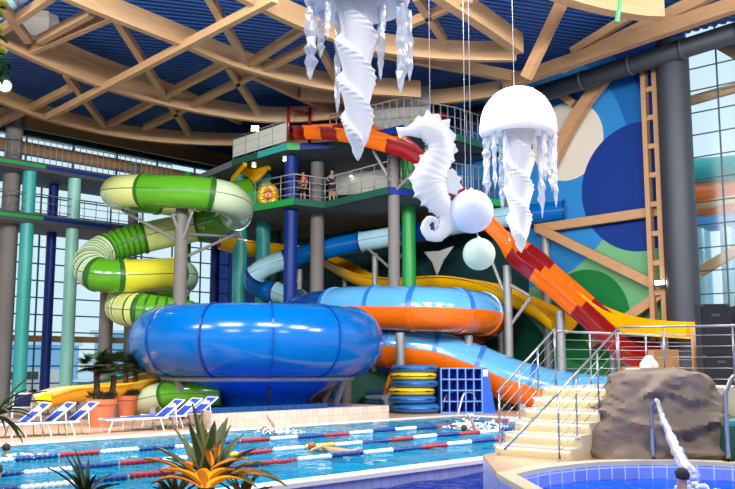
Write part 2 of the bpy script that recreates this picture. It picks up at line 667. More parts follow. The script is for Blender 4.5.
struct('wall_spa', [loop_wall(0.002, .28, -1.6, ZT - .03) + ('spawall',)], 'pale blue tiled wall of the rounded spa pool')
struct('trim_4', [loop_wall(-.03, .25, ZT - .03, ZT + .03) + ('step',)], 'cream stone rim of the rounded spa pool')
struct('floor_spa', [prism([inset(p, .28) for p in arc][::-1], -.7, -.6) + ('spatile',)], 'bright blue tiled bottom of the spa pool')
V, Fc = [], []
nr, na = 30, len(arc)
for i in range(nr + 1):
    for j in range(na):
        q = SPC.lerp(inset(arc[j], .281), i / nr)
        q.z = .27 + 0.03 * noise.noise(Vector((q.x * 2, q.y * 2, 3))) + 0.02 * noise.noise(Vector((q.x * 5, q.y * 5, 7)))
        V.append(q)
for i in range(nr):
    for j in range(na):
        k = (j + 1) % na
        Fc.append((i * na + j, i * na + k, (i + 1) * na + k, (i + 1) * na + j))
struct('water_spa', [(V, Fc, 'water_spa')], 'bright blue rippled water of the rounded spa pool', True, None)

# ---- mural wall (plane u = UW) with painted circles
UW = 37.6


def mural_material():
    m = pm('mural_paint', (30, 74, 176), 0.6, spec=0.2)
    nt = m.node_tree
    b = nt.nodes['Principled BSDF']
    tc = nt.nodes.new('ShaderNodeTexCoord')
    sp = nt.nodes.new('ShaderNodeSeparateXYZ')
    nt.links.new(tc.outputs['Object'], sp.inputs[0])
    cur = None

    def sn(px, py):
        q = PU(px, py, UW)
        return q.dot(NA), q.z
    base = nt.nodes.new('ShaderNodeRGB')
    base.outputs[0].default_value = lin((14, 56, 150))
    cur = base.outputs[0]
    dt = nt.nodes.new('ShaderNodeVectorMath')
    dt.operation = 'DOT_PRODUCT'
    dt.inputs[1].default_value = tuple(NA)
    nt.links.new(tc.outputs['Object'], dt.inputs[0])
    cb = nt.nodes.new('ShaderNodeCombineXYZ')
    nt.links.new(dt.outputs['Value'], cb.inputs[0])
    nt.links.new(sp.outputs['Z'], cb.inputs[1])
    # (px, py, px of a point on the rim, py, colour, colour where it overlaps)
    circles = [
        (545, 150, 648, 150, (21, 93, 163)),       # big mid blue
        (420, 170, 500, 170, (18, 75, 90)),        # teal, behind the tower
        (330, 260, 425, 260, (19, 63, 66)),
        (612, 340, 612, 222, (104, 165, 118)),      # pale green
        (520, 170, 596, 248, (41, 122, 185)),       # light blue
        (600, 425, 600, 318, (48, 142, 81)),        # mid green
        (567, 141, 603, 141, (203, 194, 180)),      # beige
        (640, 186, 582, 186, (9, 48, 124)),        # royal blue
        (586, 317, 630, 317, (18, 111, 54)),        # dark green
        (480, 390, 560, 390, (16, 82, 63)),
        (440, 292, 529, 292, (18, 55, 57)),         # dark teal: dark panels and shadow behind the raft tube, painted in
    ]
    for (x, y, x2, y2, c) in circles:
        s0, z0 = sn(x, y)
        s1, z1 = sn(x2, y2)
        r = math.hypot(s1 - s0, z1 - z0)
        d = nt.nodes.new('ShaderNodeVectorMath')
        d.operation = 'DISTANCE'
        d.inputs[1].default_value = (s0, z0, 0)
        nt.links.new(cb.outputs[0], d.inputs[0])
        lt = nt.nodes.new('ShaderNodeMath')
        lt.operation = 'LESS_THAN'
        lt.inputs[1].default_value = r
        nt.links.new(d.outputs['Value'], lt.inputs[0])
        mx = nt.nodes.new('ShaderNodeMix')
        mx.data_type = 'RGBA'
        mx.inputs[7].default_value = lin(c)
        nt.links.new(lt.outputs[0], mx.inputs[0])
        nt.links.new(cur, mx.inputs[6])
        cur = mx.outputs[2]
    nt.links.new(cur, b.inputs['Base Color'])
    return m


M['mural'] = mural_material()
ZC = 16.7
NW0, NW1 = PU(690, 200, UW).dot(NA), 50.0
struct('wall_right', [prism(urect(UW, UW + 0.4, NW0, NW1), 0, ZC + 1.5) + ('mural',)], 'blue and green wall painted with large overlapping circles')
# window right of the mural
NWR = 4.0


def window_grid(name, label, a, b, z0, z1, dx, dz, t, mat, gm='glass', depth=0.12, thick_every=0):
    """glazing between plan points a and b: pane, frame and bars"""
    a, b = Vector(a), Vector(b)
    d = (b - a)
    L = d.length
    d.normalize()
    nrm = Vector((-d.y, d.x, 0))
    ps = [box((a + b) / 2 + Vector((0, 0, (z0 + z1) / 2)), (L, 0.02, z1 - z0), d) + (gm,)]
    w = struct(name, ps, label)
    bars = []
    k = int(round(L / dx))
    for i in range(k + 1):
        q = a + d * (L * i / k)
        bars.append(box(q + Vector((0, 0, (z0 + z1) / 2)), (t, depth, z1 - z0), d) + (mat,))
    k = int(round((z1 - z0) / dz))
    for i in range(k + 1):
        z = z0 + (z1 - z0) * i / k
        bars.append(box((a + b) / 2 + Vector((0, 0, z)), (L, depth * 0.9, t * 0.8), d) + (mat,))
    fr = build('window_frame', bars, w, False)
    return w


window_grid('window_1', 'tall glazed wall right of the mural', UN(UW + 0.2, NW0), UN(UW + 0.2, NWR), 0, 17, 1.4, 1.0, 0.06, 'mullion_dk', depth=0.06)

# ---- left facade (plane n = NG) behind the galleries
NG = 49.0
window_grid('window_2', 'tall glazed facade behind the teal and blue columns', UN(-12, NG), UN(UW, NG), 0.0, 12.6, 2.3, 1.0, 0.1, 'mullion', depth=0.05)
struct('wall_left', [prism(urect(-12, UW, NG - 0.22, NG + 0.2), 15.05, ZC + 0.6) + ('dkgreen',),
                     prism(urect(-12, UW, NG - 0.25, NG + 0.15), 13.95, 14.65) + ('brownwall',),
                     prism(urect(-12, UW, NG - 0.25, NG + 0.15), 12.6, 13.3) + ('brownwall',)], 'wood and dark green bands above the glazed facade')
window_grid('window_3', 'lower narrow window strip above the left gallery', UN(-12, NG), UN(UW, NG), 13.3, 13.95, 3.0, 0.8, 0.1, 'mullion')
window_grid('window_4', 'upper narrow window strip above the left gallery', UN(-12, NG), UN(UW, NG), 14.65, 15.05, 3.0, 0.8, 0.1, 'mullion')
for i, z in enumerate((3.3,)):
    struct('trim_5', [prism(urect(-12, UW, NG - 0.35, NG - 0.1), z, z + 0.35) + ('timber',)], 'brown timber rail across the glazed facade')
struct('trim_6', [prism(urect(-12, UW, 46.1, 46.35), 14.7, 15.75) + ('brownwall',)], 'wood fascia hanging under the roof along the left gallery')

# galleries
GU1 = 31.0
for nm, z, lab in (('floor_gallery', 12.1, 'upper gallery slab with a green and teal edge strip'), ('floor_gallery_low', 9.35, 'lower gallery slab with a dark edge')):
    ps = [prism(urect(-12, GU1, 44.6, NG - 0.4), z, z + 0.42) + ('soffit',)]
    ps.append(prism(urect(-12, GU1, 44.45, 44.6), z - 0.02, z + 0.46) + ('dark',))
    for k, (c, a, b) in enumerate((('green', 8, 13.5), ('teal', 13.5, 17), ('green', 17, 22), ('blue', 22, 26))):
        ps.append(prism(urect(a, b, 44.41, 44.45), z + 0.17, z + 0.34) + (c,))
    struct(nm, ps, lab)


def col_at(px, py, n_, r, mat, z0, z1, label):
    d = ray(px, py)
    t = n_ / d.dot(NA)
    q = CAM + d * t
    c = struct('column', [cyl((q.x, q.y, z0), (q.x, q.y, z1), r, r, 20) + (mat,)], label, True, 40)
    return c


col_at(6, 290, 46.0, 0.45, 'colgrey', 0, 15.5, 'grey brown column at the left edge of the glazed facade')
col_at(24, 290, 44.9, 0.34, 'teal', 0, 12.1, 'teal column nearest the left edge of the hall')
col_at(49, 290, 47.2, 0.27, 'blue', 0, 12.1, 'deep blue column between the teal and pale teal columns')
col_at(70, 290, 44.9, 0.34, 'palteal', 0, 12.1, 'pale teal column in front of the glazed facade')
col_at(132, 250, 46.5, 0.3, 'colgrey', 0, 14, 'grey column behind the green slide')
col_at(107, 330, 45.5, 0.32, 'colgrey', 0, 9, 'pale grey column below the green slide coils')
col_at(186, 250, 46.5, 0.3, 'green', 0, 14, 'green column behind the green slide')
col_at(215, 260, 46.8, 0.3, 'blue', 0, 13, 'dark blue column left of the slide tower')


def balustrade(name, label, cat, path, h, dx, rails, mat='galv', pr=0.03, rr=0.02, group=None, top=0.035, solid=None):
    """path: points on the floor edge; posts and rails are parts"""
    path = [Vector(p) for p in path]
    t = thing(name, label, cat, path[0], group)
    H = Vector((0, 0, h))
    build('top_rail', [pipe([p + H for p in path], top, 8, smooth=False) + (mat,)], t)
    for k in range(rails):
        z = h * (k + 0.6) / (rails + 0.6)
        build('rail', [pipe([p + Vector((0, 0, z)) for p in path], rr, 6, smooth=False) + (mat,)], t)
    for i, (a, b) in enumerate(zip(path, path[1:])):
        k = max(1, int(round((b - a).length / dx)))
        for j in range(k + (1 if i == len(path) - 2 else 0)):
            q = a.lerp(b, j / k)
            build('post', [cyl(q, q + H, pr, pr, 8) + (mat,)], t)
    if solid:
        for a, b in zip(path, path[1:]):
            build('panel', [bar(a + Vector((0, 0, h * .5)), b + Vector((0, 0, h * .5)), 0.03, h * 0.8) + (solid,)], t, False)
    return t


balustrade('gallery_railing', 'thin upright railing along the upper left gallery', 'railing', [UN(6, 44.7, 12.56), UN(30, 44.7, 12.56)], 1.25, 0.35, 1, 'galv', 0.022)
balustrade('gallery_railing', 'thin upright railing along the lower left gallery', 'railing', [UN(6, 44.7, 9.81), UN(28, 44.7, 9.81)], 1.1, 0.7, 2, 'galv', 0.022)

# ---- roof
NC0, NC1 = -20, 52
US = NA * 1.0
# corrugated sheet: ridges run along direction RD
RD = Vector((0.94, 0.34, 0)).normalized()
RN = Vector((-RD.y, RD.x, 0))
V, Fc = [], []
pitch, hh = 0.36, 0.09
x0, x1 = -40, 46
k = 0
y = 8.0
prof = []
while y < 64:
    prof += [(y, ZC), (y + pitch * .35, ZC), (y + pitch * .5, ZC + hh), (y + pitch * .85, ZC + hh)]
    y += pitch
NX = 14


def roof_span(yy):
    """the sheet ends at the mural wall and at the left facade"""
    b = RN * yy
    xa = min(x1, (UW + 0.3 - b.dot(UA)) / RD.dot(UA))
    k = RD.dot(NA)                      # negative: moving left raises n
    xb = max(x0, (NG + 0.1 - b.dot(NA)) / k)
    return xb, max(xa, xb + .01)


for (yy, zz) in prof:
    xa, xb = roof_span(yy)
    for k in range(NX + 1):
        p = RD * (xa + (xb - xa) * k / NX) + RN * yy
        V.append(Vector((p.x, p.y, zz - 0.07 * max(0, p.dot(NA) - 30))))
for i in range(len(prof) - 1):
    for k in range(NX):
        a = i * (NX + 1) + k
        Fc.append((a, a + 1, a + NX + 2, a + NX + 1))
struct('ceiling', [(V, Fc, 'deck_blue')], 'dark blue corrugated roof sheet above the glulam beams')
struct('ceiling_top', [prism(urect(-40, UW + .4, -40, NG + .3), ZC + 0.3, ZC + 0.5) + ('dark',)], 'top of the roof')

ZB = 14.3


def glulam(label, trace, w, h, z=ZB, mat='beam', res=8):
    pts = [PZ(x, y, z) for x, y in trace]
    q = resample(spline(pts, res), 0.8)
    fr = frames(q)
    o = struct('beam', [sweep([(-w / 2, 0), (w / 2, 0), (w / 2, h), (-w / 2, h)], fr)[:2] + (mat,)], label, True, 40)
    return o


glulam('lowest long curved glulam beam sweeping from the left edge to the slide tower', [(-60, 80), (0, 103), (48, 121), (106, 135), (161, 142.5), (237, 146), (330, 143), (430, 132)], 0.29, 0.72)
glulam('second curved glulam beam above the lowest one', [(-40, 27), (0, 45), (50, 68), (108, 90), (166, 106), (227, 118), (282, 123), (345, 119)], 0.29, 0.8)
glulam('third curved glulam beam crossing the middle of the roof', [(20, -22), (65, 0), (126, 25), (186, 48), (227, 65), (282, 81), (340, 92), (420, 98)], 0.29, 0.8)
glulam('fourth curved glulam beam passing behind the hanging tentacles', [(190, -24), (240, 0), (290, 24), (340, 43), (385, 54), (430, 59), (470, 61), (516, 61)], 0.29, 0.8)
glulam('thinner glulam beam above the seahorse', [(345, 50), (400, 61), (460, 72), (518, 83)], 0.3, 0.5, ZB + 0.5)
glulam('straight glulam beam dropping to the roof node above the large jellyfish', [(420, -14), (440, 2), (480, 27), (519, 54)], 0.4, 0.8)
glulam('short wide glulam beam at the top edge right of the jellyfish cord', [(520, -18), (560, 0), (600, 11), (640, 18), (662, 19)], 0.5, 0.9)
glulam('slanting glulam beam feeding the roof node behind the tentacles', [(215, 62), (270, 86), (310, 104), (350, 119)], 0.29, 0.7, ZB + 0.35)
glulam('back glulam beam under the upper left roof', [(40, 42), (90, 64), (166, 92), (240, 124)], 0.3, 0.45, ZB + 0.8)
glulam('glulam beam above the tower behind the tentacles', [(300, 100), (370, 105), (440, 104), (500, 96)], 0.29, 0.7, ZB + 0.2)
cross = [
    ('long brace crossing three beams in the upper left roof', [(48, 117), (108, 84), (180, 46), (275, -2)]),
    ('brace falling from the third beam toward the lowest beam', [(112, 12), (130, 44), (162, 92), (190, 135)]),
    ('short brace between the second and lowest beams at left', [(66, 74), (104, 125)]),
    ('brace rising from the lowest beam to the third beam', [(110, 124), (150, 102), (228, 62)]),
    ('brace behind the third beam toward the tentacles', [(145, 128), (216, 98), (262, 76), (310, 46)]),
    ('steep brace at the top centre of the roof', [(206, -8), (243, 56)]),
    ('steep brace between the second and third beams', [(228, 66), (258, 112)]),
    ('brace from the third beam to the fourth beam', [(252, 62), (304, 28)]),
    ('brace in the upper left corner rising to the right', [(28, 52), (112, 16)]),
    ('thin brace in the upper left corner', [(40, 40), (92, 12)]),
    ('steep brace at the far left corner of the roof', [(-6, -6), (28, 40)]),
    ('brace along the left edge of the roof', [(-4, 34), (52, -4)]),
    ('short brace right of the top tentacles', [(416, -4), (444, 40)]),
    ('thin brace above the seahorse cord', [(408, 24), (470, -2)]),
    ('brace running from the left lamp under the second beam', [(-2, 124), (40, 98), (70, 88)]),
    ('brace behind the left hanging tentacle', [(318, 44), (342, 90)]),
]
for lab, tr in cross:
    pts = [PZ(x, y, ZB + (-.02 if lab.startswith('long') else 0.3)) for x, y in (tr[0], tr[-1])]
    struct('beam', [bar(pts[0], pts[1], 0.26, 0.32) + ('beam',)], lab)
# parts of the roof edge along the mural wall
UB = UW - 0.9


def wallbar(name, label, a, b, u, w, h, mat='timber', tube=False):
    p, q = PU(*a, u), PU(*b, u)
    if tube:
        return struct(name, [cyl(p, q, w, w, 18) + (mat,)], label, True, 40)
    return struct(name, [bar(p, q, w, h) + (mat,)], label)


wallbar('beam', 'long straight timber along the top of the mural wall', (505, 84), (760, -4), UB - 3.4, 0.4, 0.55)
wallbar('beam', 'steep brace from the roof node to the mural wall top', (526, 78), (566, -6), UB - 7, 0.3, 0.42)
wallbar('beam', 'timber edge behind the top of the mural wall', (560, 68), (760, -30), UB - 3.0, 0.3, 0.5)
wallbar('beam', 'short knee brace under the roof edge', (572, 52), (640, 10), UB - 3.2, 0.25, 0.35)
p0 = [PU(x, y, UW - 0.35) for x, y in ((548, 172), (562, 142), (582, 108), (614, 66))]
struct('beam', [sweep([(-.2, -.28), (.2, -.28), (.2, .28), (-.2, .28)], frames(spline(p0, 6), NA))[:2] + ('timber',)], 'curved timber brace across the beige circle of the mural', True, 40)
wallbar('beam', 'small brace behind the large jellyfish', (546, 84), (574, 104), UW - 0.3, 0.25, 0.35)
wallbar('beam', 'level timber rail across the mural', (536, 229), (660, 211), UW - 0.3, 0.3, 0.42)
wallbar('beam', 'timber brace sloping down across the mural', (538, 228), (664, 289), UW - 0.5, 0.3, 0.42)
wallbar('beam', 'upper timber rail behind the right window glass', (690, 101), (770, 78), UW + 1.0, 0.25, 0.4)
wallbar('beam', 'timber brace rising at the foot of the mural', (590, 345), (664, 292), UW - 0.5, 0.3, 0.42)
# round ventilation duct under the roof edge and the perforated column
dt = thing('ventilation_duct', 'dark perforated round duct running under the roof edge to the right', 'duct', PU(500, 104, UB - 0.7))
build('duct_pipe', [cyl(PU(470, 116, UB - 0.7), PU(800, 12, UB - 0.7), 0.42, 0.42, 20) + ('perf',)], dt)
for k in range(6):
    a, b = PU(470, 116, UB - 0.7), PU(800, 12, UB - 0.7)
    q = a.lerp(b, 0.1 + k * 0.15)
    build('clamp_band', [cyl(q, q + (b - a).normalized() * 0.12, 0.46, 0.46, 20) + ('dark',)], dt)
dt2 = thing('ventilation_duct', 'dark bent duct crossing above the seahorse below the roof beams', 'duct', PU(420, 105, UB - 2.5))
build('duct_pipe', [pipe([PU(415, 104, UB - 2.5), PU(440, 92, UB - 2.5), PU(462, 84, UB - 2.5), PU(480, 94, UB - 2.5), PU(498, 106, UB - 2.5)], 0.26, 14) + ('mullion_dk',)], dt2)
cc = PU(679, 200, UW - 1.0)
struct('column_duct', [cyl((cc.x, cc.y, 0), (cc.x, cc.y, 16.0), 0.68, 0.68, 28) + ('perf',)], 'dark grey perforated column between mural and window', True, 40)
# timber truss column beside it
for k, (x, lab) in enumerate(((649, 'left timber chord of the lattice column at the mural edge'), (660.5, 'right timber chord of the lattice column at the mural edge'))):
    a = PU(x, 200, UW - 0.7)
    struct('column_chord', [box((a.x, a.y, 7.6), (0.22, 0.3, 15.2), NA) + ('timber',)], lab)
a, b = PU(649, 200, UW - 0.7), PU(660.5, 200, UW - 0.7)
for z in [1.2 + k * 1.3 for k in range(11)]:
    struct('column_rung', [bar((a.x, a.y, z), (b.x, b.y, z), 0.2, 0.22) + ('timber',)], 'timber rung of the lattice column at the mural edge')
a = PU(655, 62, UW - 1.0)
struct('column_post', [bar(PU(655, 38, UW - 1), PU(653, -20, UW - 1), 0.6, 0.6, NA) + ('timber',)], 'timber post above the lattice column')
fs = PU(661, 284, UW - 1.1)
fl = thing('wall_floodlight', 'small lit floodlight low on the timber lattice column', 'lamp', fs)
build('housing', [box(fs, (0.5, 0.25, 0.22), NA) + ('black',)], fl, False)
build('lens', [box(fs - UA * 0.14 + Vector((0, 0, 0.05)), (0.42, 0.04, 0.16), NA) + ('lampglass',)], fl, False)

# ---- slide tower slabs and columns
def tower_slab(name, z, th, edge, strips, label):
    pts = [PZ(x, y, z) for x, y in edge]
    back = [UN(UW - 0.2, pts[-1].dot(NA)), UN(UW - 0.2, 47.5), UN(pts[0].dot(UA) + 2, 47.5)]
    ps = [prism((pts + back)[::-1], z - th, z) + ('soffit',)]
    o = struct(name, ps, label)
    for k, (a, b) in enumerate(zip(pts, pts[1:])):
        L = (b - a).length
        m = max(1, int(L / 2.2))
        for j in range(m):
            p, q = a.lerp(b, j / m), a.lerp(b, (j + 1) / m)
            c = strips[(k * 3 + j * 2) % len(strips)]
            build('edge_strip', [bar(p - Vector((0, 0, th * .5)), q - Vector((0, 0, th * .5)), 0.16, th) + (c,)], o, False)
    return pts


ZT1, ZT2 = 13.0, 10.2
top_edge = [(233, 160), (287, 143.5), (300, 143.5), (330, 142), (404, 125), (455, 134), (510, 150)]
low_edge = [(236, 211), (255, 205), (294, 198), (325, 202), (388, 187), (440, 192), (500, 200)]
tp = tower_slab('floor_tower_top', ZT1, 0.34, top_edge, ['dkgreen', 'blue', 'teal', 'green', 'dkgreen'], 'top slab of the slide tower with coloured edge strips')
lp = tower_slab('floor_tower_low', ZT2, 0.34, low_edge, ['green', 'dkgreen', 'blue', 'green', 'dkgreen'], 'second slab of the slide tower with coloured edge strips')
UPZ = Vector((0, 0, 0.02))
balustrade('tower_railing', 'steel railing on the upper left edge of the slide tower', 'railing', [tp[0] + UPZ, tp[1] + UPZ], 1.2, 1.1, 2, 'galv', 0.03, 0.02, solid='panel')
balustrade('tower_railing', 'steel railing on the upper tower edge left of the seahorse', 'railing', [tp[3] + UPZ, tp[4] + UPZ, tp[5] + UPZ, tp[6] + UPZ], 1.3, 0.45, 2, 'galv', 0.03)
balustrade('tower_railing', 'steel railing on the second tower slab by the two bystanders', 'railing', [lp[1] + UPZ, lp[2] + UPZ, lp[3] + UPZ, lp[4] + UPZ], 1.2, 1.0, 3, 'galv', 0.03)
balustrade('tower_railing', 'steel railing on the second tower slab behind the seahorse', 'railing', [lp[4] + UPZ, lp[5] + UPZ, lp[6] + UPZ], 1.5, 0.35, 2, 'galv', 0.03)


def tcol(px, D, r, mat, z0, z1, label):
    q = P(px, 250, D)
    struct('column', [cyl((q.x, q.y, z0), (q.x, q.y, z1), r, r, 20) + (mat,)], label, True, 40)


tcol(290.5, 45.2, 0.34, 'blue', 0, ZT1 - 0.42, 'dark blue column at the front corner of the slide tower')
tcol(317, 46.5, 0.36, 'colgrey', 0, ZT1 - 0.42, 'grey concrete column right of the dark blue tower column')
tcol(394, 41.45, 0.27, 'colgrey', 0, P(394, 154, 41.45).z, 'tall grey steel column left of the seahorse')
tcol(409, 44.3, 0.34, 'green', 0, ZT1 - 0.42, 'bright green column behind the seahorse')
tcol(240, 49.8, 0.4, 'teal', 0, ZT1 - 0.42, 'teal column at the left end of the slide tower')
tcol(263, 49.5, 0.4, 'teal', 0, ZT1 - 0.42, 'second teal column of the slide tower')
tcol(384, 52, 0.5, 'blue', 0, ZT2 - 0.42, 'dark blue column deep under the slide tower')
tcol(470, 47.5, 0.45, 'blue', 0, ZT1 + 1.2, 'dark blue column behind the two balloons')
tcol(274, 53, 0.4, 'dkgreen', 0, ZT1 - 0.42, 'dark green column deep under the slide tower')
tcol(457, 50, 0.35, 'timber', 0, 15.5, 'timber post behind the balloons')
tcol(345, 54, 0.4, 'dkgreen', 0, ZT2 - 0.42, 'dark green column at the back of the slide tower')
# walls of cabins on the upper tower
q0, q1 = PZ(350, 138, ZT1), PZ(420, 118, ZT1)
struct('wall_cabin', [box((PZ(392, 110, ZT1 + 0.0) + Vector((0, 4.5, 1.2))), (4.0, 0.2, 2.2), (1, -0.3, 0)) + ('concrete',)], 'pale panel wall on top of the slide tower')
struct('wall_tower', [box(P(360, 178, 49.0), (3.6, 0.15, 1.8), (1, -0.35, 0)) + ('panel',)], 'white corrugated panel on the second tower slab')

# ---- outside
struct('ground', [prism([UN(UW + 0.6, -40), UN(UW + 200, -40), UN(UW + 200, NG + 300), UN(-80, NG + 300), UN(-80, NG + 0.6), UN(UW + 0.6, NG + 0.6)], -0.9, -0.5) + ('snow',)], 'snowy ground outside the glass')
w = SC.world or bpy.data.worlds.new('world')
SC.world = w
w.use_nodes = True
wn = w.node_tree
bg = wn.nodes['Background']
bg.inputs['Color'].default_value = (0.78, 0.93, 1.0, 1)
bg.inputs['Strength'].default_value = 0.86


def area(name, loc, size, power, col, target=None):
    l = bpy.data.lights.new(name, 'AREA')
    l.shape = 'RECTANGLE'
    l.size, l.size_y = size
    l.energy = power
    l.color = col
    o = bpy.data.objects.new(name, l)
    COL.objects.link(o)
    o.location = loc
    if target is not None:
        d = (Vector(target) - Vector(loc)).normalized()
        o.rotation_euler = d.to_track_quat('-Z', 'Y').to_euler()
    return o


# floodlights of the hall, under the roof and out of the picture
for x in (-18, -9, 0, 9, 18):
    area('hall_floodlight', (x, 20.5, 13.4), (5, 2), 1800, (1, 0.98, 0.95), (x * .7, 31, 0))
for x in (-12, 0, 12):
    area('hall_floodlight', (x, 6, 13.5), (6, 3), 950, (1, 0.98, 0.96), (x * .8, 30, 6))
for x in (2.6, 5.4):
    l = area('spa_underwater_lamp', (x, 8.75, -.05), (.4, .2), 120, (.35, .55, 1), (4, 14, -.4))
SC.view_settings.view_transform = 'Standard'
SC.view_settings.look = 'None'
SC.view_settings.exposure = 0.3
SC.view_settings.gamma = 1.0
SC.view_settings.use_curve_mapping = False
SC.cycles.use_denoising = True
SC.cycles.max_bounces = 10
SC.cycles.transparent_max_bounces = 16
SC.cycles.sample_clamp_indirect = 8
SC.cycles.caustics_reflective = False
SC.cycles.caustics_refractive = False
# ================================================================== SLIDES
def PT(*tr):
    return [P(x, y, d) for x, y, d in tr]


def pxy(p):
    v = p - CAM
    d = v.dot(FW)
    return 367.5 + F * v.x / d, 244.5 - F * v.dot(UPV) / d


def by_x(pts, secs, n=10):
    """turn (pixel x, material) sections along a path that runs to the right into length fractions"""
    q = resample(spline(pts, n), 0.2)
    out = []
    for x, m in secs:
        i = next((i for i, p in enumerate(q) if pxy(p)[0] >= x), len(q) - 1)
        out.append((i / (len(q) - 1), m))
    out[-1] = (1.0, out[-1][1])
    return out


def cut(pts, fr0, fr1):
    L = [0]
    for a, b in zip(pts, pts[1:]):
        L.append(L[-1] + (b - a).length)
    n0 = min(range(len(L)), key=lambda i: abs(L[i] - fr0 * L[-1]))
    n1 = min(range(len(L)), key=lambda i: abs(L[i] - fr1 * L[-1]))
    return n0, max(n1, n0 + 2)


def tube_section(name, fr, R, mat, seam, ribs=0, n=28, flange=0.06, parent=None, lower=None, fl0=True, fl1=True):
    """closed tube with two side seams, end flanges and optional ribs; one skin"""
    e_ = .028
    h_ = n // 2
    prof_a = [e_ + (PI - 2 * e_) * i / (h_ - 1) for i in range(h_)] + [PI + e_ + (PI - 2 * e_) * i / (h_ - 1) for i in range(h_)]
    F2, sc, kind = [], [], []
    # insert flange rings at both ends
    m = len(fr)

    def lerp(i, t):
        j = min(i + 1, m - 1)
        return (fr[i][0].lerp(fr[j][0], t), fr[i][1].lerp(fr[j][1], t).normalized(), fr[i][2].lerp(fr[j][2], t).normalized())
    ribset = set()
    if ribs:
        for k in range(1, ribs + 1):
            ribset.add(int(round(k * (m - 1) / (ribs + 1))))
    e = 0.25

    def add(f, s, k):
        F2.append(f)
        sc.append(s)
        kind.append(k)
    bump = 1 + flange / R
    for i in range(m):
        if i == 0 and fl0:
            add(lerp(0, 0), bump, 1)
            add(lerp(0, e), bump, 1)
            add(lerp(0, e + 0.01), 1.0, 0)
        elif i == m - 1 and fl1:
            add(lerp(m - 2, 1 - e), 1.0, 0)
            add(lerp(m - 2, 1 - e + 0.01), bump, 1)
            add(lerp(m - 1, 0), bump, 1)
        elif i in ribset:
            add(lerp(i - 1, 0.88), 1.0, 0)
            add(lerp(i - 1, 0.89), 1 + 0.03 / R, 2)
            add(lerp(i, 0.11), 1 + 0.03 / R, 2)
            add(lerp(i, 0.12), 1.0, 0)
        else:
            add(fr[i], 1.0, 0)
    V, Fc, mi = [], [], []
    for (p, s, u), k in zip(F2, sc):
        for a in prof_a:
            r = R * k
            V.append(p + s * (math.cos(a) * r) + u * (math.sin(a) * r))
    sj = (n // 2 - 1, n - 1)
    for i in range(len(F2) - 1):
        for j in range(n):
            q = (j + 1) % n
            Fc.append((i * n + j, i * n + q, (i + 1) * n + q, (i + 1) * n + j))
            ang = (j + .5) / n
            if kind[i] and kind[i + 1]:
                mi.append(1 if kind[i] == 2 or lower is None else (2 if ang > .5 and lower else 1))
            elif j in sj:
                mi.append(2 if lower else 1)
            elif lower and ang > .5:
                mi.append(2)
            else:
                mi.append(0)
    tab = (mat, seam, lower or mat)
    return build(name, [(V, Fc, (tab, mi))], parent, True, 50)


def tube_slide(t, pts, R, sections, seam, step=0.35, up=(0, 0, 1), lower=None, n=28):
    """sections: (end fraction, material, ribs)"""
    q = resample(spline(pts, 10), step)
    fr = frames(q, up)
    prev = 0.0
    for end, mat, ribs in sections:
        a, b = cut(q, prev, end)
        tube_section('tube_section', fr[a:b + 1], R, mat, seam, ribs, n, 0.05 * max(1, R), t, lower)
        prev = end


def strut(name, a, b, r, mat='galv', parent=None):
    return build(name, [cyl(a, b, r, r, 12) + (mat,)], parent, True, 40)


def on(p, z):
    return Vector((p[0], p[1], z))


# ---- green spiral tube slide
gbase = P(181, 300, 41.2)
gs = thing('spiral_tube_slide', 'lime green and pale yellow spiral tube slide coiling around a grey column', 'water slide', on(gbase, 0))
gp = PT((250, 193, 48.5), (215, 198, 47.5), (170, 200, 46.5), (132, 197, 45), (117, 193, 43.2), (124, 191, 41.2), (158, 191, 40.2), (200, 193, 40), (228, 199, 40.6), (238, 210, 42.5),
        (229, 219, 44.2), (205, 225, 45), (165, 233, 44.8), (125, 243, 44.2), (98, 254, 43.2), (90, 266, 41.8), (99, 275, 41), (125, 276, 41.3), (155, 274.5, 42.4), (178, 274, 44), (183, 279, 46),
        (170, 288, 46.6), (145, 294, 46), (126, 300, 44.5), (122, 307, 42.6), (133, 310, 41.3), (155, 312, 41), (190, 318, 41.5), (215, 328, 42.5), (225, 345, 44), (210, 360, 45))
tube_slide(gs, gp, 0.76, [(0.06, 'g_lime', 0), (0.10, 'g_pale', 0), (0.16, 'g_lime', 0), (0.236, 'g_pale', 0), (0.294, 'g_lime', 0), (0.37, 'g_grey', 0), (0.42, 'g_lime', 0), (0.475, 'g_pale', 0), (0.515, 'g_lime', 7), (0.575, 'g_grey', 7), (0.60, 'g_lime', 0),
                         (0.655, 'g_yel', 0), (0.72, 'g_grey', 0), (0.77, 'g_lime', 0), (0.80, 'g_pale', 0), (0.868, 'g_pale', 6), (0.93, 'g_lime', 8), (1.0, 'g_lime', 4)], 'g_seam')
gc = on(P(181, 250, 40.9), 0)
build('support_column', [cyl(gc, on(gc, P(181, 206, 40.9).z), 0.33, 0.29, 20) + ('colgrey',)], gs, True, 40)
build('support_column', [cyl(on(P(107, 280, 44.2), 0), on(P(107, 280, 44.2), P(107, 262, 44.2).z), 0.3, 0.3, 18) + ('colgrey',)], gs, True, 40)
for a, b in (((181, 243, 40.9), (122, 210, 42.5)), ((181, 245, 40.8), (193, 210, 40.2)), ((183, 258, 40.8), (236, 234, 43.5)), ((181, 236, 40.9), (172, 214, 40.4)), ((183, 234, 40.9), (240, 237, 44.4)), ((183, 284, 40.9), (160, 290, 45))):
    strut('strut', P(*a), P(*b), 0.075, 'galv', gs)
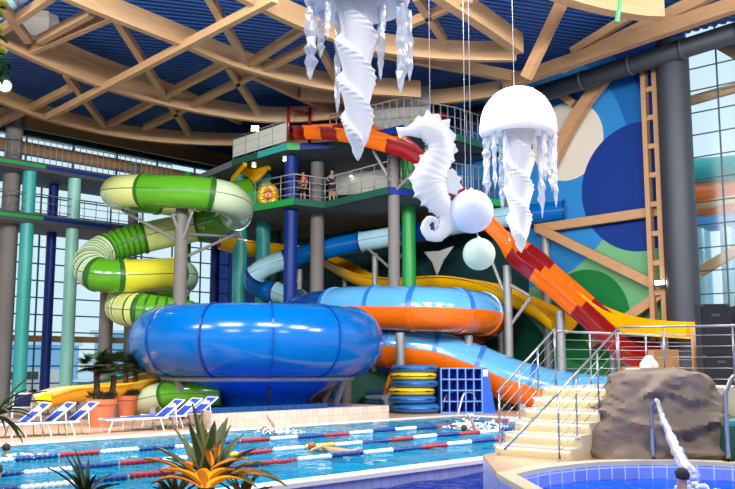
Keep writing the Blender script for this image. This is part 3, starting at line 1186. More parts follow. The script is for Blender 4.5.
# green outlet tube at the foot
go = thing('outlet_tube', 'pale and lime green tube end lying behind the right loungers', 'water slide', on(P(180, 400, 33), 0))
tube_slide(go, PT((222, 392, 33.8), (203, 393, 33.8), (180, 393, 34), (162, 396, 34.4), (138, 402, 35.2)), 0.52, [(0.55, 'g_lime', 0), (1.0, 'g_grey', 0)], 'g_seam', 0.25)
for x in (205, 176, 155):
    q = P(x, 396, 33.4)
    build('cradle', [box((q.x, q.y, q.z / 2 - 0.2), (0.2, 0.6, max(0.2, q.z - 0.4))) + ('galv',)], go, False)


# ---- open flumes
def trough_prof(R, wall=0.06, deep=1.0, n=14, lip=0.14):
    o = [(R * math.cos(PI + PI * i / n), R * deep * math.sin(PI + PI * i / n)) for i in range(n + 1)]
    i_ = [((R - wall) * math.cos(2 * PI - PI * i / n), (R * deep - wall) * math.sin(2 * PI - PI * i / n)) for i in range(n + 1)]
    return [(-R - lip, 0), (-R - lip, -0.06)] + [(-R, -0.06)] + o[1:-1] + [(R, -0.06), (R + lip, -0.06), (R + lip, 0)] + i_


def flume(t, pts, prof, sections, step=0.4, up=(0, 0, 1), name='trough_section', roll=None):
    q = resample(spline(pts, 10), step)
    fr = frames(q, up)
    if roll:
        fr = [(p, (s * math.cos(roll) + u * math.sin(roll)), (u * math.cos(roll) - s * math.sin(roll))) for p, s, u in fr]
    prev = 0.0
    for end, mat in sections:
        a, b = cut(q, prev, end)
        build(name, [sweep(prof, fr[a:b + 1])[:2] + (mat,)], t, True, 50)
        prev = end
    return fr


# yellow flume in the middle distance
ym = thing('open_flume', 'long yellow open flume curving behind the blue and white tube', 'water slide', on(P(400, 285, 47), 0))
flume(ym, PT((222, 236, 50), (246, 243, 50.5), (275, 246, 51.5), (305, 249, 52), (330, 256, 51.5), (352, 268, 50), (376, 277, 48.8), (410, 279, 47.4), (450, 277, 45.9), (486, 282, 44.6), (515, 292, 43.4), (545, 306, 42.2), (566, 322, 41.2)),
      trough_prof(0.85, 0.06, 0.9), [(0.14, 'yellow'), (0.28, 'yellow'), (0.42, 'yellow'), (0.56, 'yellow'), (0.70, 'yellow'), (0.84, 'yellow'), (1.0, 'yellow')])
for x, y, d in ((262, 250, 51.2), (345, 268, 50.6), (430, 284, 46.6), (500, 292, 44)):
    q = P(x, y, d)
    strut('support_post', on(q, 0), on(q, q.z - 0.3), 0.14, 'galv', ym)
# yellow run-out at the lower left
yl = thing('open_flume', 'yellow open slide end behind the potted palms', 'water slide', on(P(100, 395, 33), 0))
flume(yl, PT((214, 358, 38.5), (190, 364, 37.5), (160, 373, 36), (128, 381, 34.8), (95, 385, 34), (66, 387, 33.4), (42, 394, 32.8)), trough_prof(0.78, 0.07, 0.75), [(0.33, 'yellow'), (0.66, 'yellow'), (1.0, 'yellow')])
for x, y, d in ((170, 378, 36.5), (115, 390, 34.2), (60, 396, 32.7)):
    q = P(x, y, d)
    build('cradle', [box((q.x, q.y, max(0.1, q.z - 0.6) / 2), (0.25, 0.9, max(0.1, q.z - 0.6))) + ('galv',)], yl, False)
yg = thing('open_flume', 'dull green open slide end lying behind the yellow slide end', 'water slide', on(P(100, 385, 37), 0))
flume(yg, PT((215, 358, 42), (180, 366, 40), (150, 372, 38.6), (110, 380, 37.2), (60, 388, 36)), trough_prof(0.8, 0.07, 0.8), [(0.5, 'g_grey'), (1.0, 'dkgreen')])
q = P(110, 384, 37.2)
build('cradle', [box((q.x, q.y, 0.2), (0.25, 0.9, 0.4)) + ('galv',)], yg, False)


# ---- double lane orange and red racing slide
def double_prof(w=0.95, h=0.6, th=0.07):
    out = [(-2 * w / 2 - w * 0, 0)]
    # outer skin left to right, below
    outer = [(-w - .1, h), (-w - .1, h - .09), (-w, h - .09), (-w, .14), (-w + .14, -th), (-.14, -th), (.0, .02), (.14, -th), (w - .14, -th), (w, .14), (w, h - .09), (w + .1, h - .09), (w + .1, h)]
    inner = [(w - .04, h), (w - th, .2), (w - .22, 0.02), (.22, 0.02), (.08, .2), (.06, h), (-.06, h), (-.08, .2), (-.22, .02), (-w + .22, .02), (-w + th, .2), (-w + .04, h)]
    return outer + inner


rs = thing('racing_slide', 'steep twin-lane slide in orange and red sections descending from the tower top', 'water slide', on(P(560, 330, 39), 0))
rp = PT((303, 137, 43.6), (330, 137, 42.9), (355, 139, 41.8), (385, 147, 40.7), (412, 160, 40.3), (450, 194, 40.6), (480, 224, 40.9), (508, 250, 41.0), (535, 274, 40.4), (562, 297, 39.9), (590, 322, 39.4), (612, 342, 39), (630, 356, 38.6), (650, 364, 38.0))
flume(rs, rp, double_prof(), by_x(rp, [(306, 'red'), (332, 'orange'), (349, 'red'), (392, 'orange'), (452, 'red'), (512, 'orange'), (534, 'red'), (574, 'orange'), (650, 'red')]), 0.3, roll=-0.28)
for a, b in (((507, 258, 41.0), None), ((560, 303, 39.9), None)):
    q = P(*a)
    strut('support_post', on(q, 0), on(q, q.z - 0.35), 0.2, 'galv', rs)
for a, b in (((507, 330, 41.0), (531, 297, 40.4)), ((507, 300, 41.0), (486, 246, 41.6)), ((394, 188, 41.4), (373, 150, 41.1)), ((394, 192, 41.4), (414, 172, 40.5)), ((507, 283, 41), (530, 296, 40.4))):
    strut('strut', P(*a), P(*b), 0.08, 'galv', rs)
# red entry gate at the top
eg = P(299, 131, 43.9)
build('entry_gate', [cyl(on(eg, 13.0) + Vector((-.5, -.4, 0)), on(eg, 14.9) + Vector((-.5, -.4, 0)), 0.08) + ('red',), cyl(on(eg, 13.0) + Vector((.5, .4, 0)), on(eg, 14.9) + Vector((.5, .4, 0)), 0.08) + ('red',),
                     cyl(on(eg, 14.6) + Vector((-.5, -.4, 0)), on(eg, 14.6) + Vector((.5, .4, 0)), 0.07) + ('red',)], rs)
# yellow run-out to the right
yr = thing('open_flume', 'straight yellow run-out flume ending at the black speakers', 'water slide', on(P(650, 340, 37), 0))
flume(yr, PT((572, 294, 41.0), (590, 308, 40.6), (608, 318, 40), (630, 325, 39), (658, 329, 37.4), (694, 331, 35.6)), [(-.5, .35), (-.5, -.3), (.5, -.3), (.5, .35), (.43, .35), (.43, -.24), (-.43, -.24), (-.43, .35)], [(0.3, 'yellow'), (0.65, 'yellow'), (1.0, 'yellow')], 0.4)
for x, y, d in ((612, 322, 39.8), (664, 331, 37.1)):
    q = P(x, y, d)
    strut('support_post', on(q, 0), on(q, q.z - 0.3), 0.16, 'galv', yr)
# orange yellow seahorse-top flume start
rf = thing('open_flume', 'short orange and red flume start rising above the seahorse head', 'water slide', P(430, 122, 43))
flume(rf, PT((404, 122, 44.5), (416, 117, 43.8), (428, 114, 43.6), (441, 116, 44)), trough_prof(0.45, 0.06, 0.8), [(0.5, 'orange'), (1.0, 'red')], 0.25)
build('gate_post', [cyl(P(436, 118, 43.9), P(436, 106, 43.9), 0.12) + ('red',)], rf)

# ---- blue and white body slide
bw = thing('body_tube_slide', 'thin tube slide in blue and white sections crossing behind the seahorse', 'water slide', on(P(400, 236, 46), 0))
tube_slide(bw, PT((566, 211, 43.0), (545, 213, 43.4), (510, 217, 44), (470, 222, 44.6), (430, 229.5, 45.4), (390, 237, 46.2), (345, 245, 47), (300, 256, 47.4), (272, 264, 47.3), (258, 272, 47.3), (253, 282, 47.7), (262, 289, 48.2), (280, 293, 47.9), (300, 300, 46.6)),
           0.52, [(0.09, 'b_blue', 0), (0.2, 'b_pale', 0), (0.31, 'b_pale', 0), (0.40, 'b_dark', 0), (0.51, 'b_pale', 0), (0.62, 'b_blue', 0), (0.715, 'b_blue', 0), (0.80, 'b_pale', 0), (0.9, 'b_blue', 0), (1.0, 'b_pale', 0)], 'b_seam', 0.3, n=22)
for x, y, d in ((545, 218, 43.5), (375, 246, 46.5), (300, 262, 47.9)):
    q = P(x, y, d)
    strut('support_post', on(q, 0), on(q, q.z - 0.4), 0.16 if x != 545 else 0.22, 'galv', bw)
for a, b in (((390, 268, 44.5), (366, 247, 46.6)), ((396, 262, 44.5), (415, 240, 45.9)), ((300, 285, 47.8), (284, 262, 48)), ((545, 240, 43.5), (560, 222, 43.2))):
    strut('strut', P(*a), P(*b), 0.07, 'galv', bw)

# ---- big raft tube, blue above and orange below
rt = thing('raft_tube_slide', 'wide raft tube slide, blue above and orange below, looping behind the blue bowl', 'water slide', on(P(450, 320, 39), 0))
tube_slide(rt, PT((300, 316, 44), (322, 311, 42.6), (350, 308, 41.2), (390, 308, 40), (430, 309, 39.2), (462, 311, 39.8), (482, 314, 41.2), (484, 320, 42.8), (465, 325, 43.6), (430, 328, 42.9), (395, 333, 42.9), (366, 338, 42.6), (376, 345, 41.6), (405, 348, 41), (440, 354, 40.8), (475, 366, 40.6), (510, 380, 40.3), (550, 391, 40), (595, 397, 39.5), (632, 398, 39.0)),
           0.98, [(0.09, 'b_dark', 0), (0.165, 'sky_blue', 0), (0.225, 'sky_blue', 0), (0.285, 'sky_blue', 0), (0.345, 'sky_blue', 0), (0.42, 'sky_blue', 0), (0.52, 'sky_blue', 0), (0.6, 'sky_blue', 0), (0.665, 'sky_blue', 0), (0.73, 'sky_blue', 0), (0.79, 'sky_blue', 0), (0.86, 'sky_blue', 0), (0.93, 'sky_blue', 0), (1.0, 'sky_blue', 0)],
           'raft_flange', 0.4, lower='orange')
for x, y, d in ((400, 312, 39.4), (468, 315, 40.2), (520, 345, 41)):
    q = P(x, y, d)
    strut('support_post', on(q, 0), on(q, q.z - 0.9), 0.2, 'galv', rt)
for x, y, d in ((450, 358, 40.8), (520, 382, 40.2)):
    q = P(x, y, d)
    build('cradle', [box((q.x, q.y, max(0.1, q.z - 0.9) / 2), (0.3, 1.2, max(0.1, q.z - 0.9))) + ('galv',)], rt, False)

# ---- blue bowl
BC = on(P(258, 380, 36), 0)
BR = 124.5 * 36 / F
bz = lambda y, d=36: P(258, y, d).z
bowl = thing('bowl_slide', 'huge glossy blue bowl slide on slanting grey legs beside the lane pool', 'water slide', BC)
zt, zm, zb = 4.22, 2.95, 1.58
prof = []
for k in range(0, 13):
    a = PI / 2 * (1 - 2 * k / 12 * 1.0)
    r = BR - 1.25 + 1.25 * math.cos(a)
    z = zm + (zt - zm) * math.sin(a) if a > 0 else zm + (zm - zb) * math.sin(a)
    prof.append((r, z))
inn = [(r - 0.12 if i else r, z - (0.1 if i == 0 else 0)) for i, (r, z) in enumerate(prof)]
outer = prof[:-1]
inner_ = [(BR - 0.85, zb + .25), (BR - .2, zm), (BR - 1.25, zt - .12)]
n = 96
V, Fc = lathe(BC, [(BR - 1.3, zt - .1), (BR - 1.25, zt)] + prof[1:] , n, False, False)
V2, F2 = lathe(BC, [(BR - 1.3, zt - .1), (BR - .55, zt - .45), (BR - .12, zm), (BR - .6, zb + .4), (BR - 1.3, zb + .06)], n, False, False)
build('bowl_shell', [(V, Fc, 'b_blue')], bowl, True, 60)
build('bowl_lining', [(V2, F2, 'b_blue')], bowl, True, 60)
build('bowl_funnel', [lathe(BC, [(BR - 1.27, zb), (BR - 1.6, zb - .2), (3.0, 1.15), (2.3, 0.85), (2.0, 0.5), (2.0, 0.1)], 72, False, False) + ('b_blue',)], bowl, True, 60)
for k in range(12):                                   # bolted joint flanges
    th = 2 * PI * (k + .42) / 12
    d = Vector((math.cos(th), math.sin(th), 0))
    s = Vector((-d.y, d.x, 0))
    pts = [BC + d * (r + .02) + Vector((0, 0, z)) for r, z in prof]
    V, Fc = [], []
    for p, (r, z) in zip(pts, prof):
        a = (r - (BR - 1.25)) / 1.25
        nr = Vector((d.x * a, d.y * a, (z - zm) / 1.4)).normalized()
        for i, j in ((-.03, 0), (.03, 0), (.03, .045), (-.03, .045)):
            V.append(p + s * i + nr * j)
    for i in range(len(pts) - 1):
        for j in range(4):
            q = (j + 1) % 4
            Fc.append((i * 4 + j, i * 4 + q, i * 4 + 4 + q, i * 4 + 4 + j))
    build('joint_flange', [(V, Fc, 'b_seam' if k == 8 else 'b_dark')], bowl, False)
rr = [BC + Vector((math.cos(2 * PI * i / 64) * (BR - 1.25), math.sin(2 * PI * i / 64) * (BR - 1.25), 1.5)) for i in range(65)]
build('ring_pipe', [pipe(rr, 0.1, 10, smooth=False) + ('galv',)], bowl)
for k, dg_ in enumerate((-137, -22, 35, 85, 130, 185)):
    th = math.radians(dg_)
    d = Vector((math.cos(th), math.sin(th), 0))
    s = Vector((-d.y, d.x, 0))
    top = BC + d * (BR - 1.3) + Vector((0, 0, 1.5))
    foot = BC + d * (BR - 1.75) + s * 0.3
    foot.z = 0.52
    build('leg', [cyl(foot, top, 0.13, 0.15, 14) + ('colgrey',)], bowl, True, 40)
build('fill_pipe', [cyl(on(P(269, 410, 33), 0.5), on(P(269, 410, 33), 1.55), 0.05) + ('black',)], bowl)
# basin under the bowl
CU0, CU1, CN0, CN1 = 15.5, 25.4, 23.1, 34.0
cpoly = [UN(17.2, CN0), UN(25.4, CN0), UN(25.4, 31.5), UN(21.6, 31.5)]
cc_ = sum(cpoly, Vector()) / 4
ps = []
for i in range(4):
    a_, b_ = cpoly[i], cpoly[(i + 1) % 4]
    ps.append(prism([a_, b_, b_.lerp(cc_, .1), a_.lerp(cc_, .1)], 0, .5) + ('curbtile',))
struct('trim_7', ps, 'low cream tiled curb around the basin under the blue bowl')
struct('trim_8', [prism([cpoly[0].lerp(cc_, .02), cpoly[0].lerp(cpoly[1], .62).lerp(cc_, .02), cpoly[0].lerp(cpoly[1], .62).lerp(cc_, .09), cpoly[0].lerp(cc_, .09)], .5, .66) + ('navytile',)], 'navy tiled upstand on the curb under the blue bowl')
struct('floor_basin', [prism([p.lerp(cc_, .1) for p in cpoly], 0, .45) + ('bluetile',)], 'blue tiled basin under the bowl')

# ---- tower odds and ends
t = thing('start_hood', 'bright yellow tilted slide entry hood on the tower behind the green slide', 'slide part', P(253, 172, 48))
a, b = P(247, 176, 48.3), P(256, 170, 47.4)
build('hood_shell', [lathe((0, 0, 0), [(0.01, 0), (0.01, 0)], 4)[0:2] + ('yellow',)] if False else [sweep([(math.cos(PI * i / 12) * .75, math.sin(PI * i / 12) * .75) for i in range(13)] + [(math.cos(PI * (12 - i) / 12) * .66, math.sin(PI * (12 - i) / 12) * .66) for i in range(13)], frames(resample([P(243, 184, 48.4), P(257, 168, 47.2)], .3)))[:2] + ('yellow',)], t, True, 50)
build('rim', [sweep([(math.cos(PI * i / 12) * .82, math.sin(PI * i / 12) * .82) for i in range(13)] + [(math.cos(PI * (12 - i) / 12) * .62, math.sin(PI * (12 - i) / 12) * .62) for i in range(13)], frames([P(256.4, 168.8, 47.25), P(257.4, 167.6, 47.15)]))[:2] + ('yellow',)], t, True, 50)
t = thing('lifebuoy', 'round yellow ring hanging on the second tower slab railing', 'ring', P(268, 195, 46.2))
rc = P(268, 195, 46.2)
V, Fc, _ = sweep(circ(.22, 10), frames([rc + Vector((math.cos(2 * PI * i / 24) * .36, 0.1, math.sin(2 * PI * i / 24) * .46)) for i in range(25)], (0, 1, 0)))
build('ring_body', [(V, Fc, 'yellow')], t)
build('hub', [cyl(rc + Vector((0, .02, 0)), rc + Vector((0, .16, 0)), .17, .17, 12) + ('orange',)], t, True, 40)
t = thing('start_box', 'green boxed slide start beside the top of the green slide', 'slide part', on(P(248, 200, 47.4), 10.2))
q = on(P(248, 200, 47.4), 10.2)
build('side_panel', [box(q + Vector((0, 0, .5)), (1.9, .12, 1.0), (1, -.3, 0)) + ('green',)], t, False)
build('back_panel', [box(q + Vector((0.2, .9, .7)), (1.9, .12, 1.4), (1, -.3, 0)) + ('dkgreen',)], t, False)
build('post', [cyl(q + Vector((.95, -.3, 0)), q + Vector((.95, -.3, 1.3)), .07) + ('timber',)], t)
for k, (x, y, lab) in enumerate(((254, 163, 'small round ceiling light under the top tower slab, left one'), (285, 157, 'small round ceiling light under the top tower slab beside the blue column'), (351, 173, 'small round ceiling light under the top tower slab, right one'), (320, 171, 'small round ceiling light under the top tower slab by the grey column'))):
    q = PZ(x, y, ZT1 - 0.45)
    l = thing('downlight', lab, 'light', q, 'downlights under the tower slab')
    build('housing', [cyl(q + Vector((0, 0, .03)), q + Vector((0, 0, -.18)), .13, .13, 16) + ('white',)], l, True, 40)
    build('lens', [cyl(q + Vector((0, 0, -.18)), q + Vector((0, 0, -.2)), .11, .11, 16) + ('downlight',)], l, True, 40)
q = P(255, 128.5, 46.3)
fl = thing('floodlight', 'bright floodlight on the upper left edge of the slide tower', 'lamp', q)
build('housing', [box(q + Vector((0, .15, 0)), (.5, .22, .4)) + ('black',)], fl, False)
build('lens', [box(q + Vector((0, .02, 0)), (.36, .05, .26)) + ('lampglass',)], fl, False)
build('stand', [cyl(on(q, 13.0) + Vector((0, .2, 0)), q + Vector((0, .2, -.15)), .05) + ('galv',)], fl)
q = PZ(5, 86, 14.6)
fl = thing('floodlight', 'glaring floodlight at the left edge under the roof beams', 'lamp', q)
build('housing', [cyl(q + Vector((0, .5, .1)), q, .2, .34, 18) + ('black',)], fl, True, 40)
build('lens', [ball(q + Vector((0, -.02, 0)), .26, 10, 0.9) + ('lampglass',)], fl)
build('yoke', [cyl(q + Vector((0, .3, 0)), q + Vector((0, .3, 1.2)), .05) + ('black',)], fl)
# roof plant
q = P(40, 24, 36)
t = thing('air_outlet', 'grey tapered air outlet box hanging in the upper left roof', 'duct', q)
build('duct_body', [lathe(q, [(.35, -.9), (.75, -.75), (.85, 0), (.6, .7), (.6, 1.2)], 8) + ('duct',)], t, False)
build('duct_neck', [cyl(q + Vector((0, 0, 1.2)), q + Vector((.5, .3, 1.7)), .5, .5, 12) + ('duct',)], t, True, 40)
t = thing('pipe', 'light blue pipe in the top left corner of the roof', 'pipe', P(12, 3, 34))
build('pipe_body', [cyl(P(-8, 18, 31), P(34, -12, 32), .22, .25, 14) + ('b_pale',)], t, True, 40)
build('pipe_joint', [cyl(P(11, 4, 31.4), P(14, 2, 31.5), .26, .3, 14) + ('galv',)], t, True, 40)
q = P(44, 41, 37)
tag(build('blue_cover', [lathe(q, [(.05, -.35), (.5, -.25), (.7, .0), (.5, .3)], 10) + ('sky_blue',)]), 'small bright blue cover on the second beam in the upper left', 'cover')
# sail and cables
a, b, c = P(424, 252, 46.6), P(454, 246, 46.2), P(437, 276, 46.4)
V, Fc = [], []
N = 10
mid = (a + b + c) / 3
for i in range(N + 1):
    for j in range(N + 1 - i):
        w3 = (i / N, j / N, 1 - (i + j) / N)
        p = a * w3[0] + b * w3[1] + c * w3[2]
        pinch = 27 * w3[0] * w3[1] * w3[2]
        e = 1 - max(w3)
        p = p.lerp(mid, 0.55 * e * (1 - pinch) * 0.9)
        V.append(p)
idx = {}
k = 0
for i in range(N + 1):
    for j in range(N + 1 - i):
        idx[i, j] = k
        k += 1
for i in range(N):
    for j in range(N - i):
        Fc.append((idx[i, j], idx[i + 1, j], idx[i, j + 1]))
        if i + j < N - 1:
            Fc.append((idx[i + 1, j], idx[i + 1, j + 1], idx[i, j + 1]))
o = tag(build('shade_sail', [(V, Fc, 'sail')]), 'small three-pointed white sail stretched behind the seahorse tail', 'sail')
md = o.modifiers.new('thick', 'SOLIDIFY')
md.thickness = 0.03
# slides seen through the right window
os_ = thing('outdoor_slide', 'turquoise and brown tube slide seen through the right window', 'water slide', on(PU(720, 180, UW + 7), 0))
for (y, c, r) in ((172, 'teal', .75), (200, 'orange', .95), (222, 'sky_blue', .5)):
    build('tube', [cyl(PU(680, y + 2, UW + 7), PU(790, y - 6, UW + 7), r, r, 20) + (c,)], os_, True, 40)
for x in (702, 728, 752):
    q = PU(x, 230, UW + 7)
    build('support_post', [cyl(on(q, -.5), on(q, q.z + 1.5), .4, .4, 16) + ('b_pale',)], os_, True, 40)
wallbar('beam', 'timber brace rising behind the right window glass', (700, 272), (760, 236), UW + 1.0, 0.3, 0.42)
wallbar('beam', 'timber rail behind the right window glass', (690, 208), (770, 192), UW + 1.0, 0.25, 0.35)
wallbar('beam', 'timber brace at the upper right window corner', (708, 36), (770, 72), UW + 1.0, 0.35, 0.6)
# pale buildings and car outside at left
for k, (x0_, x1_, yt, D, lab) in enumerate(((95, 170, 335, 120, 'pale blue building outside behind the green slide column'), (-30, 60, 345, 150, 'long pale blue building outside the left windows'))):
    a, b = P(x0_, yt, D), P(x1_, yt, D)
    t = thing('distant_building', lab, 'building', on((a + b) / 2, -0.5))
    build('wall', [box(((a.x + b.x) / 2, D + 5, (a.z - .5) / 2), ((b - a).length, 10, a.z + .5)) + ('icebuild',)], t, False)
    build('roof', [box(((a.x + b.x) / 2, D + 5, a.z + .3), ((b - a).length + 1, 11, .6)) + ('snow',)], t, False)
q = on(P(12, 362, 66), -0.5)
t = thing('parked_van', 'white van parked in the snow outside the left window', 'van', q)
sec = [(-2.4, .5), (-2.4, 1.3), (-1.5, 1.5), (-.8, 2.2), (2.4, 2.2), (2.5, .5)]
V = [q + Vector((a * 1.3, s * .95, b)) for s in (-1, 1) for a, b in sec]
Fc = [tuple(range(6))[::-1], tuple(range(6, 12))] + [(i, (i + 1) % 6, 6 + (i + 1) % 6, 6 + i) for i in range(6)]
build('body', [(V, Fc, 'white')], t, False)
build('side_window', [box(q + Vector((1.0, -.96, 1.75)), (2.6, .03, .55)) + ('dark',)], t, False)
for sx in (-1.9, 2.0):
    for sy in (-.85, .85):
        build('wheel', [cyl(q + Vector((sx, sy - .1, .4)), q + Vector((sx, sy + .1, .4)), .4, .4, 18) + ('black',)], t, True, 40)
# ================================================================== HANGING SCULPTURES
def ruffle(c, length, R, turns, seed, taper=1.0):
    """twisted frilled tentacle hanging from c: one skin"""
    n, m = 64, 200
    V, Fc = [], []
    c = Vector(c)
    for i in range(m + 1):
        t = i / m
        rad = R * (1 - 0.10 * t - 0.42 * t ** 2.6) * taper
        if t > 0.86:
            rad *= max(0.02, 1 - ((t - .86) / .14) ** 1.3 * 0.93)
        tw = 2 * PI * turns * t
        fr = 1 + 0.07 * math.sin(i * 2.2 + seed)
        ox = 0.05 * R * math.sin(t * 5 + seed)
        for j in range(n):
            th = 2 * PI * j / n
            sw = ((th - tw) / PI) % 1.0             # two overlapping sheets wound round the core
            lob = (sw / .86) ** 1.5 if sw < .86 else 1 - (sw - .86) / .14
            k = 0.66 + 0.34 * lob
            k += 0.055 * max(0, lob) ** 5 * math.sin(2 * PI * 34 * t) + 0.02 * noise.noise(Vector((math.cos(th) * 2, math.sin(th) * 2, t * 6 + seed)))
            V.append(c + Vector((rad * k * math.cos(th) + ox, rad * k * math.sin(th), -length * t)))
    for i in range(m):
        for j in range(n):
            q = (j + 1) % n
            Fc.append((i * n + j, i * n + q, (i + 1) * n + q, (i + 1) * n + j))
    Fc.append(tuple(range(n))[::-1])
    Fc.append(tuple(range(m * n, m * n + n)))
    return V, Fc


def icicle(c, length, R, seed):
    rnd = random.Random(seed)
    n = 6
    k = 13
    V, Fc = [], []
    c = Vector(c)
    for i in range(k + 1):
        t = i / k
        r = R * (0.65 + 0.5 * rnd.random()) * (1 if t < .82 else max(0.03, (1 - t) / .18))
        if i % 2:
            r *= 0.8
        dx, dy = R * .3 * (rnd.random() - .5), R * .3 * (rnd.random() - .5)
        a0 = rnd.random() * .8
        for j in range(n):
            th = 2 * PI * j / n + a0
            V.append(c + Vector((r * math.cos(th) + dx, r * .7 * math.sin(th) + dy, -length * t)))
    for i in range(k):
        for j in range(n):
            q = (j + 1) % n
            Fc.append((i * n + j, i * n + q, (i + 1) * n + q, (i + 1) * n + j))
    Fc.append(tuple(range(n))[::-1])
    Fc.append(tuple(range(k * n, k * n + n)))
    return V, Fc


def jelly(label, px, py_rim, D, R, hgt, core_len, core_r, tents, cords, seed):
    c = P(px, py_rim, D)
    t = thing('jellyfish_sculpture', label, 'jellyfish', c, 'hanging sea creatures')
    prof = [(R * .80, -.12), (R * .93, -.14), (R, -.02)]
    for k in range(1, 15):
        a = PI / 2 * k / 14
        prof.append((R * math.cos(a) ** 0.9 if k < 14 else 0.01, hgt * math.sin(a)))
    V, Fc = lathe(c, prof, 48, False, True)
    V = [v + (v - c) * (0.012 * noise.noise(v * 4)) for v in V]
    build('bell', [(V, Fc, 'whitefab')], t)
    build('underside', [lathe(c, [(R * .80, -.12), (R * .5, .0), (.05, .05)], 40, False, True) + ('whitefab',)], t)
    build('core_tentacle', [ruffle(c + Vector((0, 0, .1)), core_len, core_r, 2.1, seed) + ('whitefab',)], t, True, 70)
    for k, (tx, ty, dd, L, w) in enumerate(tents):
        q = P(tx, py_rim, D + dd)
        q.z = c.z - .06
        build('side_tentacle', [icicle(q, L * 1.08, w, seed * 31 + k) + ('plastic',)], t, False)
    for (cx, dz) in cords:
        q = P(cx, py_rim, D)
        build('cord', [cyl(Vector((q.x, q.y, c.z + hgt - dz)), Vector((q.x, q.y, 16.6)), .008, .008, 6) + ('cable',)], t)
    return t


s16 = 16 / F
jelly('large white jellyfish whose bell is cut by the top edge, long twisted tentacle pointing down', 357, 0, 16, .98, .95, 157 * s16 * 1.13, .42,
      [(311, 0, -.1, 79 * s16, .125), (321, 0, .3, 50 * s16, .09), (328, 0, -.5, 46 * s16, .07), (338, 0, .45, 104 * s16, .075), (381, 0, .1, 76 * s16, .085), (383, 0, -.35, 40 * s16, .06), (401, 0, -.2, 94 * s16, .11), (409, 0, .35, 73 * s16, .08), (405, 0, .1, 60 * s16, .07)], [(357, .1)], 3)
s22 = 22 / F
jelly('white jellyfish with a full round bell hanging before the blue mural', 518, 131, 22, .97, 1.12, 130 * s22, .43,
      [(486, 0, .1, 62 * s22, .12), (494, 0, -.3, 56 * s22, .08), (501, 0, .4, 72 * s22, .11), (505, 0, -.4, 60 * s22, .08), (540, 0, .3, 80 * s22, .1), (544, 0, -.4, 50 * s22, .08), (550, 0, .1, 56 * s22, .11), (554, 0, -.1, 72 * s22, .09)], [(515, .02)], 8)

# seahorse
D = 20
sh = thing('seahorse_sculpture', 'white inflatable seahorse with a curled tail hanging in front of the slides', 'seahorse', P(434, 180, D), 'hanging sea creatures')
tr = [(398, 133, 6.5), (402, 132, 4.6), (408, 131.5, 4.8), (415, 130, 8), (424, 128.5, 12.5), (434, 133, 14), (440, 143, 13), (440, 154, 14), (434, 166, 15.5), (429, 181, 17.5), (433, 193, 15.5), (440, 204, 12), (447, 214, 9.5), (446.5, 225, 7.4), (442, 233, 6.2), (434, 236.5, 5.6), (427, 232.5, 5.0), (425.5, 225, 4.2), (429.5, 219.5, 3.5), (435, 220, 2.8), (437.5, 224, 2.2), (435, 226.5, 1.2)]
pts = [Vector((x, y, r)) for x, y, r in tr]
fine = resample(spline(pts, 10), 1.15)
V, Fc = [], []
n = 28
ctr = [P(p.x, p.y, D) for p in fine]
px1 = D / F
m = len(fine)
for i in range(m):
    t = (ctr[min(i + 1, m - 1)] - ctr[max(i - 1, 0)]).normalized()
    s = Vector((0, -1, 0))
    o_ = t.cross(s).normalized()
    r = fine[i].z * px1
    ridge = 1 + (0.015 * math.cos(2 * PI * i / 6.0) if i > 34 else 0)
    for j in range(n):
        th = 2 * PI * j / n
        k = ridge
        crest = max(0, math.cos(th)) ** 10 + 0.8 * max(0, -math.cos(th)) ** 10
        if i > 34:
            k *= 1 + 0.24 * crest * max(0, math.cos(2 * PI * i / 8.0)) ** 3
        V.append(ctr[i] + o_ * (r * k * math.cos(th)) + s * (r * 0.62 * k * math.sin(th)))
for i in range(m - 1):
    for j in range(n):
        q = (j + 1) % n
        Fc.append((i * n + j, i * n + q, (i + 1) * n + q, (i + 1) * n + j))
Fc.append(tuple(range(n))[::-1])
Fc.append(tuple(range((m - 1) * n, m * n)))
build('body', [(V, Fc, 'whitefab')], sh, True, 80)
crest = [(413, 122), (418, 116), (423, 118), (427, 109.5), (431, 115), (439, 114.5), (441, 121), (450, 119.5), (449, 129), (456, 136), (453, 144), (458, 151), (446, 159), (434, 140), (420, 126)]
q = [P(x, y, D) for x, y in crest]
nn = len(q)
V = [p + Vector((0, -.07, 0)) for p in q] + [p + Vector((0, .07, 0)) for p in q]
build('crest', [(V, [tuple(range(nn)), tuple(range(nn, 2 * nn))[::-1]] + [(i, (i + 1) % nn, nn + (i + 1) % nn, nn + i)[::-1] for i in range(nn)], 'whitefab')], sh, False)
fin = [(446, 172), (452, 169), (456, 172), (457, 176), (462, 178), (459, 183), (463, 188), (458, 190), (457, 195), (450, 193), (444, 195)]
q = [P(x, y, D) for x, y in fin]
nn = len(q)
V = [p + Vector((0, -.06, 0)) for p in q] + [p + Vector((0, .06, 0)) for p in q]
build('back_fin', [(V, [tuple(range(nn)), tuple(range(nn, 2 * nn))[::-1]] + [(i, (i + 1) % nn, nn + (i + 1) % nn, nn + i)[::-1] for i in range(nn)], 'whitefab')], sh, False)
q = P(430, 117, D)
build('cord', [cyl(q, Vector((q.x, q.y, 16.6)), .008, .008, 6) + ('cable',)], sh)
q = P(446, 128, D)
